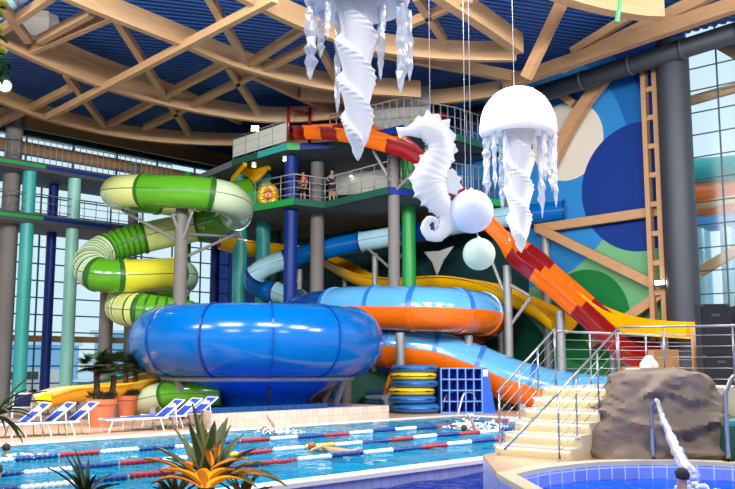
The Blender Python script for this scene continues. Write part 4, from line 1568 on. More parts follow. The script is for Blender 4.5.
# balloons
for (x, y, r, mat, lab) in ((471.5, 211.5, 22.2, 'balloon', 'larger white round balloon lamp beside the seahorse'), (479, 254, 16.4, 'balloon2', 'smaller cream round balloon lamp below the larger balloon')):
    q = P(x, y, D)
    t = thing('hanging_balloon', lab, 'balloon', q, 'round hanging balloons')
    build('balloon_skin', [ball(q, r * px1, 18) + (mat,)], t)
    build('collar', [cyl(q + Vector((0, 0, r * px1 * .99)), q + Vector((0, 0, r * px1 * 1.08)), .05, .03, 12) + ('white',)], t, True, 40)
    yo = 0.0 if r > 20 else .5
    if r > 20:
        build('cord', [cyl(q + Vector((0, 0, r * px1)), Vector((q.x, q.y, 16.6)), .008, .008, 6) + ('cable',)], t)
        q2 = P(466, y, D + .3)
        build('cord', [cyl(q2, Vector((q2.x, q2.y, 16.6)), .008, .008, 6) + ('cable',)], t)
    else:
        build('cord', [cyl(q + Vector((0, 0, r * px1)), q + Vector((-.05, 0, r * px1 + .14)), .012, .012, 6) + ('cable',)], t)
# ================================================================== STAIRS, ROCK, RAILINGS
SU = Vector((.66, .75, 0)).normalized()
SL = Vector((.75, -.66, 0)).normalized()
BL = Vector((2.2, 15.4, 0))
RIS, TRD, SWID = .187, .32, 1.45
ZP = ZT + RIS * 6
st = thing('staircase', 'cream stone staircase of six lit steps between steel railings', 'stairs', on(BL, ZT))
for k in range(6):
    a = BL + SU * (TRD * k) - SL * .08
    c = a + SL * (SWID / 2) + SU * ((6 - k) * TRD / 2 + .15)
    zt_ = ZT + RIS * (k + 1)
    s = build('step', [box((c.x, c.y, zt_ - RIS / 2), (SWID, (6 - k) * TRD + .3, RIS), SL) + ('step',)], st, False)
    c2 = a + SL * (SWID / 2) - SU * .012
    build('nosing', [box((c2.x, c2.y, zt_ - .02), (SWID, .06, .04), SL) + ('coping',)], s, False)
    build('glow_strip', [box((c2.x, c2.y, zt_ - .05), (SWID - .1, .02, .016), SL) + ('step_glow',)], s, False)  # glowing strip added under each nosing to brighten the steps
plat = [Vector((3.40, 16.95, 0)), Vector((4.75, 15.75, 0)), Vector((6.2, 15.2, 0)), Vector((9.0, 14.1, 0)), Vector((11, 17, 0)), Vector((9, 20.6, 0)), Vector((5.9, 18.9, 0))]
struct('floor_platform', [prism(plat, ZT, ZP) + ('step',)], 'raised cream platform behind the rock')

S = lambda v, z: Vector((v.x, v.y, z))


def railing(label, path, posts, h, nr, ext=None, tail=None):
    t = thing('steel_railing', label, 'railing', path[0], 'stainless railings around the stairs')
    H = Vector((0, 0, h))
    top = [p + H for p in path]
    if ext is not None:
        top = [ext] + top
    if tail is not None:
        top = top + tail
    build('top_rail', [pipe(top, .021, 10, smooth=False) + ('steel',)], t)
    for k in range(nr):
        z = Vector((0, 0, h * (k + .75) / (nr + .6)))
        build('rail', [pipe([p + z for p in path], .007, 6, smooth=False) + ('steel',)], t)
    for (i, f) in posts:
        q = path[i].lerp(path[min(i + 1, len(path) - 1)], f)
        build('post', [cyl(q, q + H, .017, .017, 10) + ('steel',), cyl(q, q + Vector((0, 0, .02)), .05, .05, 12) + ('steel',)], t)
    return t


railing('steel railing along the left side of the stairs', [S(BL, ZT), S(BL + SU * 1.95, ZP)], [(0, .02), (0, .35), (0, .68), (0, 1.0)], 1.04, 5)
railing('steel railing along the far edge of the raised platform', [S(BL + SU * 2.0 + SL * .03, ZP), Vector((5.85, 18.8, ZP)), Vector((8.8, 20.4, ZP))], [(0, .33), (0, .64), (0, .96), (1, .5), (1, 1)], 1.0, 5)
rb = Vector((2.96, 14.3, ZT))
rtp = Vector((4.47, 16.05, ZP))
railing('steel railing along the right side of the stairs', [rb, rtp], [(0, .02), (0, .28), (0, .62), (0, .95)], 1.04, 5, ext=Vector((1.95, 13.05, ZT + .32)), tail=None)
railing('steel railing on the platform above the rock', [rtp + Vector((.04, -.02, 0)), Vector((6.2, 15.25, ZP)), Vector((9.0, 14.2, ZP))], [(0, .38), (0, .98), (1, .4), (1, 1)], 1.04, 5)

# rock
rnd = random.Random(4)
V, Fc = [], []
na, nl = 120, 46
zb_, H_ = ZT - .05, 1.40
for i in range(nl + 1):
    t = i / nl
    if t < .72:
        h = t / .72
        ring_s = 1.0
    else:
        h = 1.0
        ring_s = 1 - (t - .72) / .28
    for j in range(na):
        th = 2 * PI * j / na
        cx, cy = math.cos(th), math.sin(th)
        ex = 2.6
        den = (abs(cx) ** ex + abs(cy) ** ex) ** (1 / ex)
        lx = cx / den
        ly = cy / den
        wx = (1.66 - 1.08 * h ** 1.1) if lx < 0 else (1.25 - .55 * h ** 1.4)
        wy = 0.78 - .26 * h
        x = 4.95 + lx * wx * max(ring_s, 0.001)
        y = 15.36 + .3 * h + ly * wy * max(ring_s, 0.001)
        z = zb_ + H_ * h + (0.06 * (1 - ring_s))
        p = Vector((x, y, z))
        nz = noise.multi_fractal(p * 1.3 + Vector((3, 1, 2)), 1.0, 2.1, 5)
        rg = 1 - abs(noise.noise(Vector((p.x * 1.1 + p.z * 1.4, p.y * 1.2, p.z * 2.2 - p.x * .8)))) * 2
        rg2 = 1 - abs(noise.noise(Vector((p.x * 3.1 + p.z * 2.0, p.y * 3, p.z * 4.2)))) * 2
        dirv = Vector((lx, ly, .35 if h >= 1 else 0.05)).normalized()
        amt = (0.10 * (nz - .6) + 0.22 * (rg - .5) + 0.11 * (rg2 - .5))
        vd = noise.voronoi(p * 1.25 + Vector((7, 3, 1)))[0]
        amt += .2 * (min(.5, vd[1] - vd[0]) - .2)
        if h >= 1:
            amt *= .7
        p += dirv * amt
        V.append(p)
for i in range(nl):
    for j in range(na):
        q = (j + 1) % na
        Fc.append((i * na + j, i * na + q, (i + 1) * na + q, (i + 1) * na + j))
Fc.append(tuple(range(na))[::-1])
tag(build('boulder', [(V, Fc, 'rock')], None, True, 50), 'large brown craggy boulder between the stairs and the spa pool', 'rock')

# speakers on the platform
def speaker(label, q, w, d, h, ax):
    t = thing('loudspeaker', label, 'speaker', q, 'black loudspeakers on the platform')
    ax = Vector(ax).normalized()
    ay = Vector((-ax.y, ax.x, 0))
    c = q + Vector((0, 0, h / 2))
    build('cabinet', [box(c, (w, d, h), ax) + ('black',)], t, False)
    build('grille', [box(c - ay * (d / 2 + .01) + Vector((0, 0, .04)), (w * .9, .02, h * .8), ax) + ('blackgrille',)], t, False)
    build('handle', [box(c + ax * (w / 2 + .012) + Vector((0, 0, h * .12)), (.02, .18, .1), ax) + ('dark',)], t, False)
    build('handle', [box(c - ay * (d / 2 + .026) + Vector((0, 0, h * .28)), (.16, .02, .05), ax) + ('dark',)], t, False)
    for s in (-1, 1):
        build('corner', [box(c + ax * (s * (w / 2 - .03)) - ay * (d / 2 - .02) + Vector((0, 0, h / 2 - .02)), (.07, .07, .05), ax) + ('dark',)], t, False)
    return t


q = on(P(718, 372, 17.6), ZP)
speaker('lower black loudspeaker behind the platform railing', q, 0.66, .55, .56, (1, -.12, 0))
speaker('upper black loudspeaker stacked behind the platform railing', q + Vector((-.06, 0, .565)), .54, .5, .98, (1, -.12, 0))
speaker('right black loudspeaker cut by the right edge of the picture', q + Vector((.78, .1, 0)), .8, .6, 1.52, (1, -.12, 0))
q = P(664, 372, 18)
t = thing('wooden_box', 'small brown wooden cupboard beyond the platform railing', 'cupboard', on(q, ZP))
q = on(q, ZP)
build('body', [box(q + Vector((0, 0, .34)), (.5, .35, .68)) + ('timber',)], t, False)
build('door', [box(q + Vector((0, -.18, .34)), (.42, .02, .58)) + ('brownwall',)], t, False)
build('knob', [ball(q + Vector((.15, -.2, .4)), .02, 6) + ('steel',)], t)
q = on(P(640, 372, 18.2), ZP)
t = thing('orange_mat', 'rolled orange float lying on the platform by the cupboard', 'float', q)
build('mat_body', [pipe([q + Vector((-.35, 0, .17)), q + Vector((0, 0, .18)), q + Vector((.35, 0, .17))], .17, 16) + ('orange',)], t)
build('mat_strap', [cyl(q + Vector((-.03, 0, .18)), q + Vector((.03, 0, .18)), .176) + ('red',)], t)
q = on(P(652, 360, 17.8), ZP)
tag(build('white_cushion', [lathe(q + Vector((-.02, .1, 0)), [(.14, 0), (.19, .1), (.19, .4), (.08, .55), (.01, .57)], 20) + ('panel',)]), 'small pale rounded bag beside the wooden cupboard', 'bag')
q = on(P(694, 340, 18.2), ZP)
tag(build('timber_post', [box(q + Vector((0, 0, .55)), (.09, .09, 1.1)) + ('timber',)]), 'short timber post beside the black speakers', 'post')

# spa spout and jet
q = on(P(653, 457, 14.55), ZT)
t = thing('water_spout', 'curved steel water spout pouring into the spa pool', 'spout', q)
tip = P(661, 413, 14.3)
build('spout_pipe', [pipe([q, on(q, P(653, 415, 14.55).z), P(653.5, 404, 14.5), P(656, 400.5, 14.45), P(658.5, 404, 14.38), tip], .034, 12) + ('steel',)], t)
build('nozzle', [cyl(P(658.6, 405, 14.37), tip, .04, .05, 14) + ('steel',)], t, True, 40)
build('foot_plate', [cyl(q, q + Vector((0, 0, .03)), .08, .08, 16) + ('steel',)], t, True, 40)
jp = [tip, P(667, 428, 14.0), P(675, 447, 13.6), P(684, 464, 13.2), P(693, 479, 12.9)]
jq = resample(spline(jp, 8), .05)
frj = frames(jq, twist_free=True)
V, Fc, _ = sweep(circ(.045, 18), frj, scale=[1 + 1.7 * (i / len(jq)) ** 1.3 + .15 * math.sin(i * 1.7) for i in range(len(jq))])
V = [v + Vector((noise.noise(v * 9), 0, noise.noise(v * 9 + Vector((5, 5, 5))))) * .03 for v in V]
tag(build('water_jet', [(V, Fc, 'jet')]), 'pale lilac jet of water falling from the steel spout', 'water jet', kind=None)


def splash(name, label, c, r, hgt, cnt, seed, flat=1.0):
    rnd = random.Random(seed)
    ps = []
    for k in range(cnt):
        a, d = rnd.random() * 2 * PI, rnd.random() ** .6
        p = Vector(c) + Vector((math.cos(a) * r * d, math.sin(a) * r * d * flat, hgt * (1 - d) * rnd.random()))
        s = (.012 + .04 * rnd.random()) * (1.3 - d * .6)
        V, Fc = ball(p, s, 6, .7)
        V = [v + (v - p) * .5 * noise.noise(v * 14) for v in V]
        ps.append((V, Fc, 'foam'))
    return tag(build(name, ps), label, 'splash', kind='stuff')


splash('water_splash', 'white foam where the lilac jet meets the spa water', on(P(696, 484, 12.7), .29), .35, .12, 40, 5)

# grab rail at the right edge
q = on(P(728.5, 458, 14.2), ZT)
t = thing('grab_rail', 'curved steel grab rail at the right edge beside the boulder', 'rail', q)
build('rail_pipe', [pipe([q, on(q, P(728, 400, 14.2).z), P(728.5, 386, 14.2), P(733, 377, 14.2), P(742, 375, 14.2), P(750, 384, 14.2), on(P(752, 400, 14.2), ZT)], .036, 12) + ('steel',)], t)
build('foot_plate', [cyl(q, q + Vector((0, 0, .03)), .09, .09, 16) + ('steel',)], t, True, 40)
q = on(P(740, 455, 14.6), ZT)
t = thing('teal_tub', 'dark teal rounded tub at the right edge behind the grab rail', 'tub', q)
build('tub_body', [lathe(q, [(.22, 0), (.3, .2), (.26, .55), (.12, .6)], 24) + ('dkgreen',)], t, True, 50)
build('tub_lid', [lathe(q, [(.2, .56), (.2, .62), (.05, .66)], 24) + ('teal',)], t, True, 50)

# ================================================================== POOLSIDE THINGS
# lane ropes
RUNS = ['rope_navy', 'rope_red', 'rope_white', 'rope_navy', 'rope_white', 'rope_navy', 'rope_red', 'rope_white']
for k, (a, b, lab, sh_, yel) in enumerate((((17, 459), (245, 441), 'lane rope nearest the far edge of the pool', 3, ()), ((0, 475), (262, 451), 'middle lane rope with two yellow runs', 0, (8, 11)), ((90, 481), (282, 461), 'lane rope nearest the lavender wall', 1, ()))):
    n_ = (PZ(*a, 0).dot(NA) + PZ(*b, 0).dot(NA)) / 2
    t = thing('lane_rope', lab, 'lane rope', UN(10, n_, 0), 'lane ropes of the swimming pool')
    u0 = 4.0
    build('cable', [cyl(UN(u0 - 2, n_, .01), UN(UE, n_, .01), .012, .012, 6) + ('cable',)], t)
    i = 0
    while u0 + 1.02 < UE - .1:
        m = 8
        pr = []
        L = .98
        pr.append((.015, 0))
        for j in range(m):
            z0 = L * j / m
            pr += [(.018, z0 + .004), (.055, z0 + .025), (.06, z0 + L / m * .5), (.055, z0 + L / m - .025), (.018, z0 + L / m - .004)]
        pr.append((.015, L))
        V, Fc = [], []
        base = UN(u0, n_, .0 + .012 * math.sin(u0 * 1.3 + k))
        nn = 12
        for r, x in pr:
            for j in range(nn):
                th = 2 * PI * j / nn
                V.append(base + UA * x + NA * (r * math.cos(th)) + Vector((0, 0, r * math.sin(th))))
        for q in range(len(pr) - 1):
            for j in range(nn):
                w_ = (j + 1) % nn
                Fc.append((q * nn + j, q * nn + w_, (q + 1) * nn + w_, (q + 1) * nn + j))
        mat = RUNS[(i + sh_) % 8]
        if i in yel:
            mat = 'rope_yel'
        build('float_run', [(V, Fc, mat)], t, True, 60)
        u0 += 1.02
        i += 1

# tyre stack, shelf, ladder
def tyre_mesh(c, R, r, sq=0.9):
    return lathe(c, [(R + r * math.cos(2 * PI * k / 14), r * sq * math.sin(2 * PI * k / 14)) for k in range(15)], 40, False, False)


q0 = on(P(413.5, 412, 38.5), 0)
zc = .02
for k, (mat, lab, dx, r) in enumerate((('tyre_blue', 'blue swim ring at the bottom of the tall stack', .1, .24), ('tyre_blue', 'blue swim ring second from the bottom of the tall stack', -.05, .22), ('tyre_yel', 'yellow swim ring low in the tall stack', -.08, .2), ('tyre_blue', 'blue swim ring between the two yellow rings', .06, .2), ('tyre_yel', 'yellow swim ring high in the tall stack', 0, .2), ('tyre_blue', 'blue swim ring on top of the tall stack', .04, .2))):
    r = r * 1.0
    hh_ = r * .78
    c = q0 + Vector((dx, 0, zc + hh_))
    t = thing('swim_ring', lab, 'swim ring', c - Vector((0, 0, hh_)), 'stack of swim rings by the blue shelf')
    build('ring_tube', [tyre_mesh(c, .80 - .0, r, .78) + (mat,)], t)
    build('seam', [lathe(c, [(.80 + r - .005, -.02), (.80 + r + .012, 0), (.80 + r - .005, .02)], 40, False, False) + ('black' if mat == 'tyre_yel' else 'b_dark',)], t)
    for s in (-1, 1):
        th = -PI / 2 + s * .7
        build('handle', [pipe([c + Vector((math.cos(th + d) * (.8 + r + .01 + o_), math.sin(th + d) * (.8 + r + .01 + o_), .03)) for d, o_ in ((-.12, 0), (-.06, .04), (.06, .04), (.12, 0))], .018, 6) + ('black',)], t)
    zc += hh_ * 2 + .005
q0 = on(P(377, 409, 41), 0)
zc = .02
for k, (mat, lab) in enumerate((('tyre_blue', 'small blue ring at the bottom of the low stack behind the curb'), ('tyre_blue', 'small blue ring in the middle of the low stack behind the curb'), ('b_pale', 'pale ring in the low stack behind the curb'), ('tyre_blue', 'small blue ring on top of the low stack behind the curb'))):
    c = q0 + Vector((0, 0, zc + .11))
    t = thing('swim_ring', lab, 'swim ring', c - Vector((0, 0, .11)), 'low stack of swim rings behind the curb')
    build('ring_tube', [tyre_mesh(c, .42, .14, .78) + (mat,)], t)
    zc += .222
# small palm decor and green board
q = on(P(384, 409, 40), 0)
t = thing('decor_palm', 'small orange and yellow play palm arch left of the ring stack', 'decoration', q)
build('arch', [pipe([q + Vector((0, 0, 0)), q + Vector((.1, 0, .9)), q + Vector((.45, 0, 1.35)), q + Vector((.9, 0, 1.2))], .11, 10) + ('orange',)], t)
build('palm_top', [pipe([q + Vector((.1, -.1, 1.0)), q + Vector((.35, -.1, 1.55)), q + Vector((.95, -.1, 1.5))], .09, 10) + ('yellow',)], t)
q = on(P(391, 409, 39.6), 0)
t = thing('star_board', 'pale blue star-shaped board standing by the ring stack', 'board', q)
star = []
for i in range(10):
    a = PI / 2 + i * PI / 5
    r = .55 if i % 2 == 0 else .28
    star.append(q + Vector((math.cos(a) * r, 0, .5 + math.sin(a) * r)))
V = star + [p + Vector((0, .06, 0)) for p in star]
build('board', [(V, [tuple(range(10)), tuple(range(10, 20))[::-1]] + [(i, (i + 1) % 10, 10 + (i + 1) % 10, 10 + i)[::-1] for i in range(10)], 'b_pale')], t, False)
build('stand', [box(q + Vector((0, .1, .1)), (.5, .2, .2)) + ('b_pale',)], t, False)
q = on(P(362, 405, 42), 0)
t = thing('green_screen', 'dark green screen panel behind the curb near the grey pillar', 'screen', q)
build('panel', [box(q + Vector((0, 0, .9)), (2.6, .08, 1.6)) + ('dkgreen',)], t, False)
for s in (-1, 1):
    build('foot', [box(q + Vector((s * 1.0, 0, .06)), (.1, .6, .12)) + ('dkgreen',)], t, False)
tcol(347, 41.8, .26, 'colgrey', 0, 3.2, 'short pale pillar behind the bowl legs')

q = on(P(462, 413, 38.2), 0)
W_, H2, D2 = 46 * 38.2 / F, 44.5 * 38.2 / F, .8
sf = thing('cubby_shelf', 'blue cubby shelf of twenty square compartments at the pool edge', 'shelf', q)
ax = Vector((1, .10, 0)).normalized()
ay = Vector((-ax.y, ax.x, 0))
W_ = 41 * 38.2 / F
build('back_panel', [box(q + ay * D2 + Vector((0, 0, H2 / 2)), (W_, .04, H2), ax) + ('shelf',)], sf, False)
for i in range(6):
    build('upright', [box(q + ax * (-W_ / 2 + W_ * i / 5) + ay * D2 / 2 + Vector((0, 0, H2 / 2)), (.05, D2, H2), ax) + ('shelf',), box(q + ax * (-W_ / 2 + W_ * i / 5) - ay * .005 + Vector((0, 0, H2 / 2)), (.05, .012, H2), ax) + ('shelf_edge',)], sf, False)
for i in range(5):
    build('shelf_board', [box(q + ay * D2 / 2 + Vector((0, 0, .03 + (H2 - .06) * i / 4)), (W_, D2, .05), ax) + ('shelf',), box(q - ay * .006 + Vector((0, 0, .03 + (H2 - .06) * i / 4)), (W_, .012, .05), ax) + ('shelf_edge',)], sf, False)
q2 = q + ax * (W_ / 2 + .02)
V = [q2 + Vector((0, 0, 0)), q2 + ax * .55, q2 + ax * .22 + Vector((0, 0, H2)), q2 + Vector((0, 0, H2))]
V = V + [v + ay * D2 for v in V]
sp_ = build('side_panel', [(V, [(0, 1, 2, 3), (7, 6, 5, 4), (0, 4, 5, 1), (1, 5, 6, 2), (2, 6, 7, 3), (3, 7, 4, 0)], 'shelf')], sf, False)
build('notice', [box(q2 + ax * .13 - ay * .012 + Vector((0, 0, H2 - .22)), (.2, .015, .28), ax) + ('paper',)], sp_, False)

lb = PZ(470, 414, 0)
t = thing('pool_ladder', 'white tubular pool ladder with two looped handrails', 'ladder', lb)
for k, (a, b, c) in enumerate((((440, 413), (455, 392), (466, 413)), ((458, 414), (468, 391.5), (480, 413)))):
    p0_, p2 = PZ(a[0], a[1], 0), PZ(c[0], c[1] + 1.5, -.1)
    top = p0_.lerp(p2, .5)
    top.z = .86
    build('handrail', [pipe([p0_, p0_.lerp(top, .55) + Vector((-.05, 0, .22)), top + Vector((-.12, 0, -.02)), top + Vector((.12, 0, -.02)), p2.lerp(top, .5) + Vector((.06, 0, .12)), p2, p2 - Vector((0, 0, .7))], .035, 10) + ('white',)], t)
for z in (-.25, -.5, -.75):
    a, b = PZ(466, 414.5, -.1), PZ(480, 414.5, -.1)
    build('rung', [bar(on(a, z), on(b, z), .12, .04) + ('white',)], t, False)

# sun loungers
def make_lounger():
    r = thing('sun_lounger', '', 'sun lounger', (0, 0, 0), 'blue sun loungers beside the pool')
    L, w, h, bl = 1.7, .66, .40, .84
    ang = math.radians(38)
    e = Vector((math.cos(ang), 0, math.sin(ang)))
    f = []
    for s in (-1, 1):
        f.append(bar((-L / 2 - .3, s * w / 2, h), (L / 2, s * w / 2, h), .04, .06) + ('loungeframe',))
    f.append(bar((-L / 2 - .3, -w / 2, h), (-L / 2 - .3, w / 2, h), .04, .06) + ('loungeframe',))
    f.append(bar((L / 2, -w / 2, h), (L / 2, w / 2, h), .04, .05) + ('loungeframe',))
    build('frame', f, r, False)
    b0 = Vector((L / 2 - .1, 0, h + .02))
    g = []
    for s in (-1, 1):
        y = Vector((0, s * w / 2, 0))
        g.append(bar(b0 + y, b0 + y + e * bl, .04, .05, (0, 1, 0)) + ('loungeframe',))
    g.append(bar(b0 + e * bl + Vector((0, -w / 2, 0)), b0 + e * bl + Vector((0, w / 2, 0)), .05, .05) + ('loungeframe',))
    build('back_frame', g, r, False)
    build('seat_sling', [box((-.17, 0, h + .02), (L + .2, w - .05, .02)) + ('loungefab',)], r, False)
    nb = Vector((-e.z, 0, e.x))
    bs = build('back_sling', [box(b0 + e * (bl * .5), (bl - .05, w - .05, .02), e, (0, 1, 0)) + ('loungefab',)], r, False)
    cur = [(-.2, .08), (-.16, .3), (-.12, .08), (-.06, .22), (-.02, .08), (.02, .26), (.07, .1), (.12, .24), (.17, .1), (.22, .2)]
    pts = [b0 + e * (.36 + v) + Vector((0, -u, 0)) + nb * .016 for u, v in cur]
    build('logo', [pipe(pts, .018, 6, 5) + ('white',)], bs)
    for x, lean in ((-L / 2 - .12, -.12), (L / 2 - .25, .14)):
        for s in (-1, 1):
            build('leg', [bar((x, s * (w / 2 - .02), h - .02), (x + lean, s * (w / 2 - .02), 0), .035, .05, (0, 1, 0)) + ('loungeframe',)], r, False)
    build('prop', [pipe([b0 + e * (bl * .55) + Vector((0, -w / 2, 0)), Vector((L / 2 + .34, -w / 2, .02)), Vector((L / 2 + .34, w / 2, .02)), b0 + e * (bl * .55) + Vector((0, w / 2, 0))], .016, 6, smooth=False) + ('loungeframe',)], r)
    return r


proto = make_lounger()
spots = [((138, 431), 38, .97, 'blue sun lounger in front of the bowl, nearest the water in the right group'),
         ((158, 428.5), 39, .97, 'blue sun lounger in front of the bowl, middle of the right group'),
         ((176, 426), 40, .97, 'blue sun lounger in front of the bowl, farthest from the water in the right group'),
         ((46, 436), 38, .97, 'blue sun lounger left of the large pot, nearest the pot'),
         ((22, 437), 39, .97, 'blue sun lounger in the middle of the left group by the spiky plant'),
         ((-4, 438), 40, .97, 'blue sun lounger partly hidden by the spiky plant at the left edge'),
         ((44, 415), -62, 1.0, 'blue sun lounger seen end on behind the left group, beside the pot'),
         ((66, 414), -62, 1.0, 'blue sun lounger seen end on nearest the large pot'),
         ((18, 417), -62, 1.0, 'blue sun lounger seen end on at the far left')]
for i, (pp, rz, sc, lab) in enumerate(spots):
    o = proto if i == 0 else copy_tree(proto)
    q = PZ(pp[0], pp[1], 0)
    o.location = q
    o.rotation_euler = (0, 0, math.radians(rz))
    o.scale = (sc, sc, sc)
    o['label'] = lab

# potted palms
def fanleaf(c, d, L, rnd, n=13):
    """fan of narrow blades in one leaf"""
    V, Fc = [], []
    d = Vector(d).normalized()
    s = d.cross(Vector((0, 0, 1)))
    if s.length < .01:
        s = Vector((1, 0, 0))
    s.normalize()
    u = s.cross(d)
    stem = c + d * L * .45
    b = len(V)
    V += [c - s * .012, c + s * .012, stem + s * .012, stem - s * .012]
    Fc.append((0, 1, 2, 3))
    for i in range(n):
        a = (i / (n - 1) - .5) * 2.5
        e = (d * math.cos(a) + s * math.sin(a)).normalized()
        l = L * .6 * (.75 + .25 * math.cos(a))
        w = .05 * L
        f = e.cross(u).normalized()
        k = len(V)
        droop = Vector((0, 0, -.06 * l))
        V += [stem, stem + e * l * .5 + f * w, stem + e * l * .5 - f * w, stem + e * l + droop]
        Fc += [(k, k + 1, k + 3, k + 2)]
    return V, Fc


def potted_palm(label, q, R, h, trunks, seed):
    t = thing('potted_palm', label, 'potted plant', q, 'potted palms on the deck')
    rnd = random.Random(seed)
    build('pot', [lathe(q, [(R * .72, 0), (R * .97, h * .8), (R, h * .8), (R * 1.06, h * .82), (R * 1.06, h), (R * .94, h), (R * .92, h * .86)], 40, True, False) + ('terracotta',)], t, True, 40)
    build('soil', [lathe(q, [(R * .93, h * .88), (R * .5, h * .95), (.01, h * .98)], 24) + ('soil',)], t)
    for (dx, dy, th, cr) in trunks:
        b = q + Vector((dx, dy, h * .9))
        top = b + Vector((dx * .3, dy * .3, th))
        pts = spline([b, b.lerp(top, .5) + Vector((.03, .02, 0)), top], 10)
        V, Fc, _ = sweep(circ(.11, 12), frames(pts, twist_free=True), scale=[1.0 + .12 * math.sin(i * 2.4) - .01 * i for i in range(len(pts))])
        tk = build('trunk', [(V, Fc, 'trunk')], t, True, 60)
        ps = []
        for k in range(46):
            a = rnd.random() * 2 * PI
            el = -.5 + 1.5 * rnd.random()
            d = Vector((math.cos(a) * math.cos(el), math.sin(a) * math.cos(el), math.sin(el)))
            ps.append(fanleaf(top, d, cr * (.8 + .4 * rnd.random()), rnd) + ('leaf',))
        build('crown', ps, tk, False)
    ps = []
    for k in range(26):
        a = rnd.random() * 2 * PI
        d = Vector((math.cos(a), math.sin(a), .5 + rnd.random()))
        b = q + Vector((math.cos(a) * R * .5, math.sin(a) * R * .5, h * .93))
        ps.append(fanleaf(b, d, .45, rnd, 7) + ('leaf',))
    build('undergrowth', ps, t, False)


potted_palm('dark palms in the larger terracotta pot beside the blue loungers', PZ(101, 427, 0), .46, .9, [(-.18, -.05, 1.2, .62), (.25, .1, 1.15, .66)], 11)
potted_palm('dark palms in the smaller terracotta pot just behind the larger one', PZ(126, 418.5, 0), .44, .86, [(-.08, 0, 1.3, .6), (.2, .1, 1.2, .6)], 12)

# ================================================================== FOREGROUND PLANTS
pl = [Vector((-7.5, 6.0, 0)), Vector((0.4, 6.0, 0)), Vector((-.2, 9.2, 0)), Vector((-1.4, 10.4, 0)), Vector((-7.5, 11.2, 0))]
struct('floor_planter', [prism(pl, -1.6, .42) + ('rock',), prism([p.lerp(Vector((-3.5, 8.6, 0)), .05) for p in pl], .42, .46) + ('soil',)], 'stone planting bed below the agave')


def sword(c, d, L, w, bend, rnd, rim=True, seg=10):
    """arching channelled sword leaf, pale margins, with thickness"""
    d = Vector(d).normalized()
    side = d.cross(Vector((0, 0, 1)))
    if side.length < .05:
        side = Vector((1, 0, 0))
    side.normalize()
    side = (side + Vector((rnd.random() - .5, rnd.random() - .5, 0)) * .4).normalized()
    V, Fc, mi = [], [], []
    p = Vector(c)
    dirv = d.copy()
    for i in range(seg + 1):
        t = i / seg
        ww = w * (math.sin(PI * (.22 + .78 * t)) ** .8) if t < 1 else .002
        up = side.cross(dirv).normalized()
        if up.z < 0:
            up = -up
        th = .012
        V += [p - side * ww + up * ww * .35, p - side * ww * .62 + up * ww * .1, p, p + side * ww * .62 + up * ww * .1, p + side * ww + up * ww * .35, p - up * th]
        dirv = (dirv + Vector((0, 0, -bend / seg))).normalized()
        p = p + dirv * (L / seg)
    for i in range(seg):
        b, e = i * 6, i * 6 + 6
        for j in range(6):
            q = (j + 1) % 6
            Fc.append((b + j, b + q, e + q, e + j))
            mi.append(1 if rim and j in (0, 3) else 0)
    return V, Fc, mi


rnd = random.Random(21)
ac = P(206, 492, 9.4)
ac = Vector((ac.x, ac.y, .46))
ag = thing('agave', 'variegated agave lit orange from below at the front of the picture', 'plant', ac)
build('stem', [cyl(ac, ac + Vector((0, 0, .3)), .12, .09, 12) + ('trunk',)], ag)
hub = ac + Vector((0, 0, .26))
pxa = 9.4 / F
tips = [(160, 444, 0), (178, 430, .1), (194, 408, -.1), (202, 420, .2), (214, 424, -.2), (228, 428, .1), (240, 434, .25), (250, 446, -.1), (262, 455, .1), (170, 452, .3), (150, 452, -.2), (285, 470, -.3), (255, 474, -.4), (222, 436, .5), (186, 440, .5), (232, 462, -.4), (270, 462, .3), (190, 424, -.35), (218, 440, -.45), (165, 462, -.4), (208, 446, -.5), (244, 450, -.5), (182, 456, -.5), (226, 418, .45), (196, 462, -.6), (152, 474, .1), (258, 466, .5)]
for k, (tx, ty, dd) in enumerate(tips):
    tipw = P(tx, ty, 9.4 + dd)
    v = tipw - hub
    L = v.length
    out_ = math.hypot(v.x, v.y) / max(.01, v.z) if v.z > 0 else 3
    bend = min(1.3, .25 + .5 * out_)
    V, Fc, mi = sword(hub, v.normalized() + Vector((0, 0, bend * .5)), L * 1.06, 0.075 + .02 * rnd.random(), bend, rnd)
    build('leaf', [(V, Fc, (('agave', 'agave_rim'), mi))], ag, True, 60)
lp_ = bpy.data.lights.new('plant_uplight', 'SPOT')
lp_.energy = 34
lp_.color = (1, .24, .015)
lp_.spot_size = math.radians(110)
lp_.shadow_soft_size = .05
lo = bpy.data.objects.new('plant_uplight', lp_)
COL.objects.link(lo)
lo.location = ac + Vector((.05, -.5, .06))
lo.rotation_euler = (Vector((0, .45, .75))).to_track_quat('-Z', 'Y').to_euler()
gl_ = thing('garden_spotlight', 'small black spotlight in the bed under the agave', 'lamp', ac + Vector((.05, -.58, 0)))
q = ac + Vector((.05, -.62, 0))
build('spike', [cyl(q, q + Vector((0, 0, .05)), .02) + ('black',)], gl_)
build('housing', [cyl(q + Vector((0, -.02, .04)), q + Vector((0, .08, .1)), .035, .045, 12) + ('black',)], gl_)


def tuft(name, label, c, cnt, L, w, mat, seed, spread=1.0, bend=.7, elmin=.1, cat='plant'):
    rnd = random.Random(seed)
    t = thing(name, label, cat, c)
    build('stem', [cyl(c, c + Vector((0, 0, .12)), .06, .05, 10) + ('trunk',)], t)
    ps = []
    for k in range(cnt):
        a = 2 * PI * (k / cnt) + rnd.random() * .5
        el = elmin + (1.35 - elmin) * rnd.random() / spread
        d = Vector((math.cos(a) * math.cos(el), math.sin(a) * math.cos(el), math.sin(el)))
        V, Fc, mi = sword(c + Vector((0, 0, .1)), d, L * (.7 + .4 * rnd.random()), w, bend, rnd, False, 8)
        ps.append((V, Fc, mat))
    build('leaves', ps, t, True, 60)
    return t


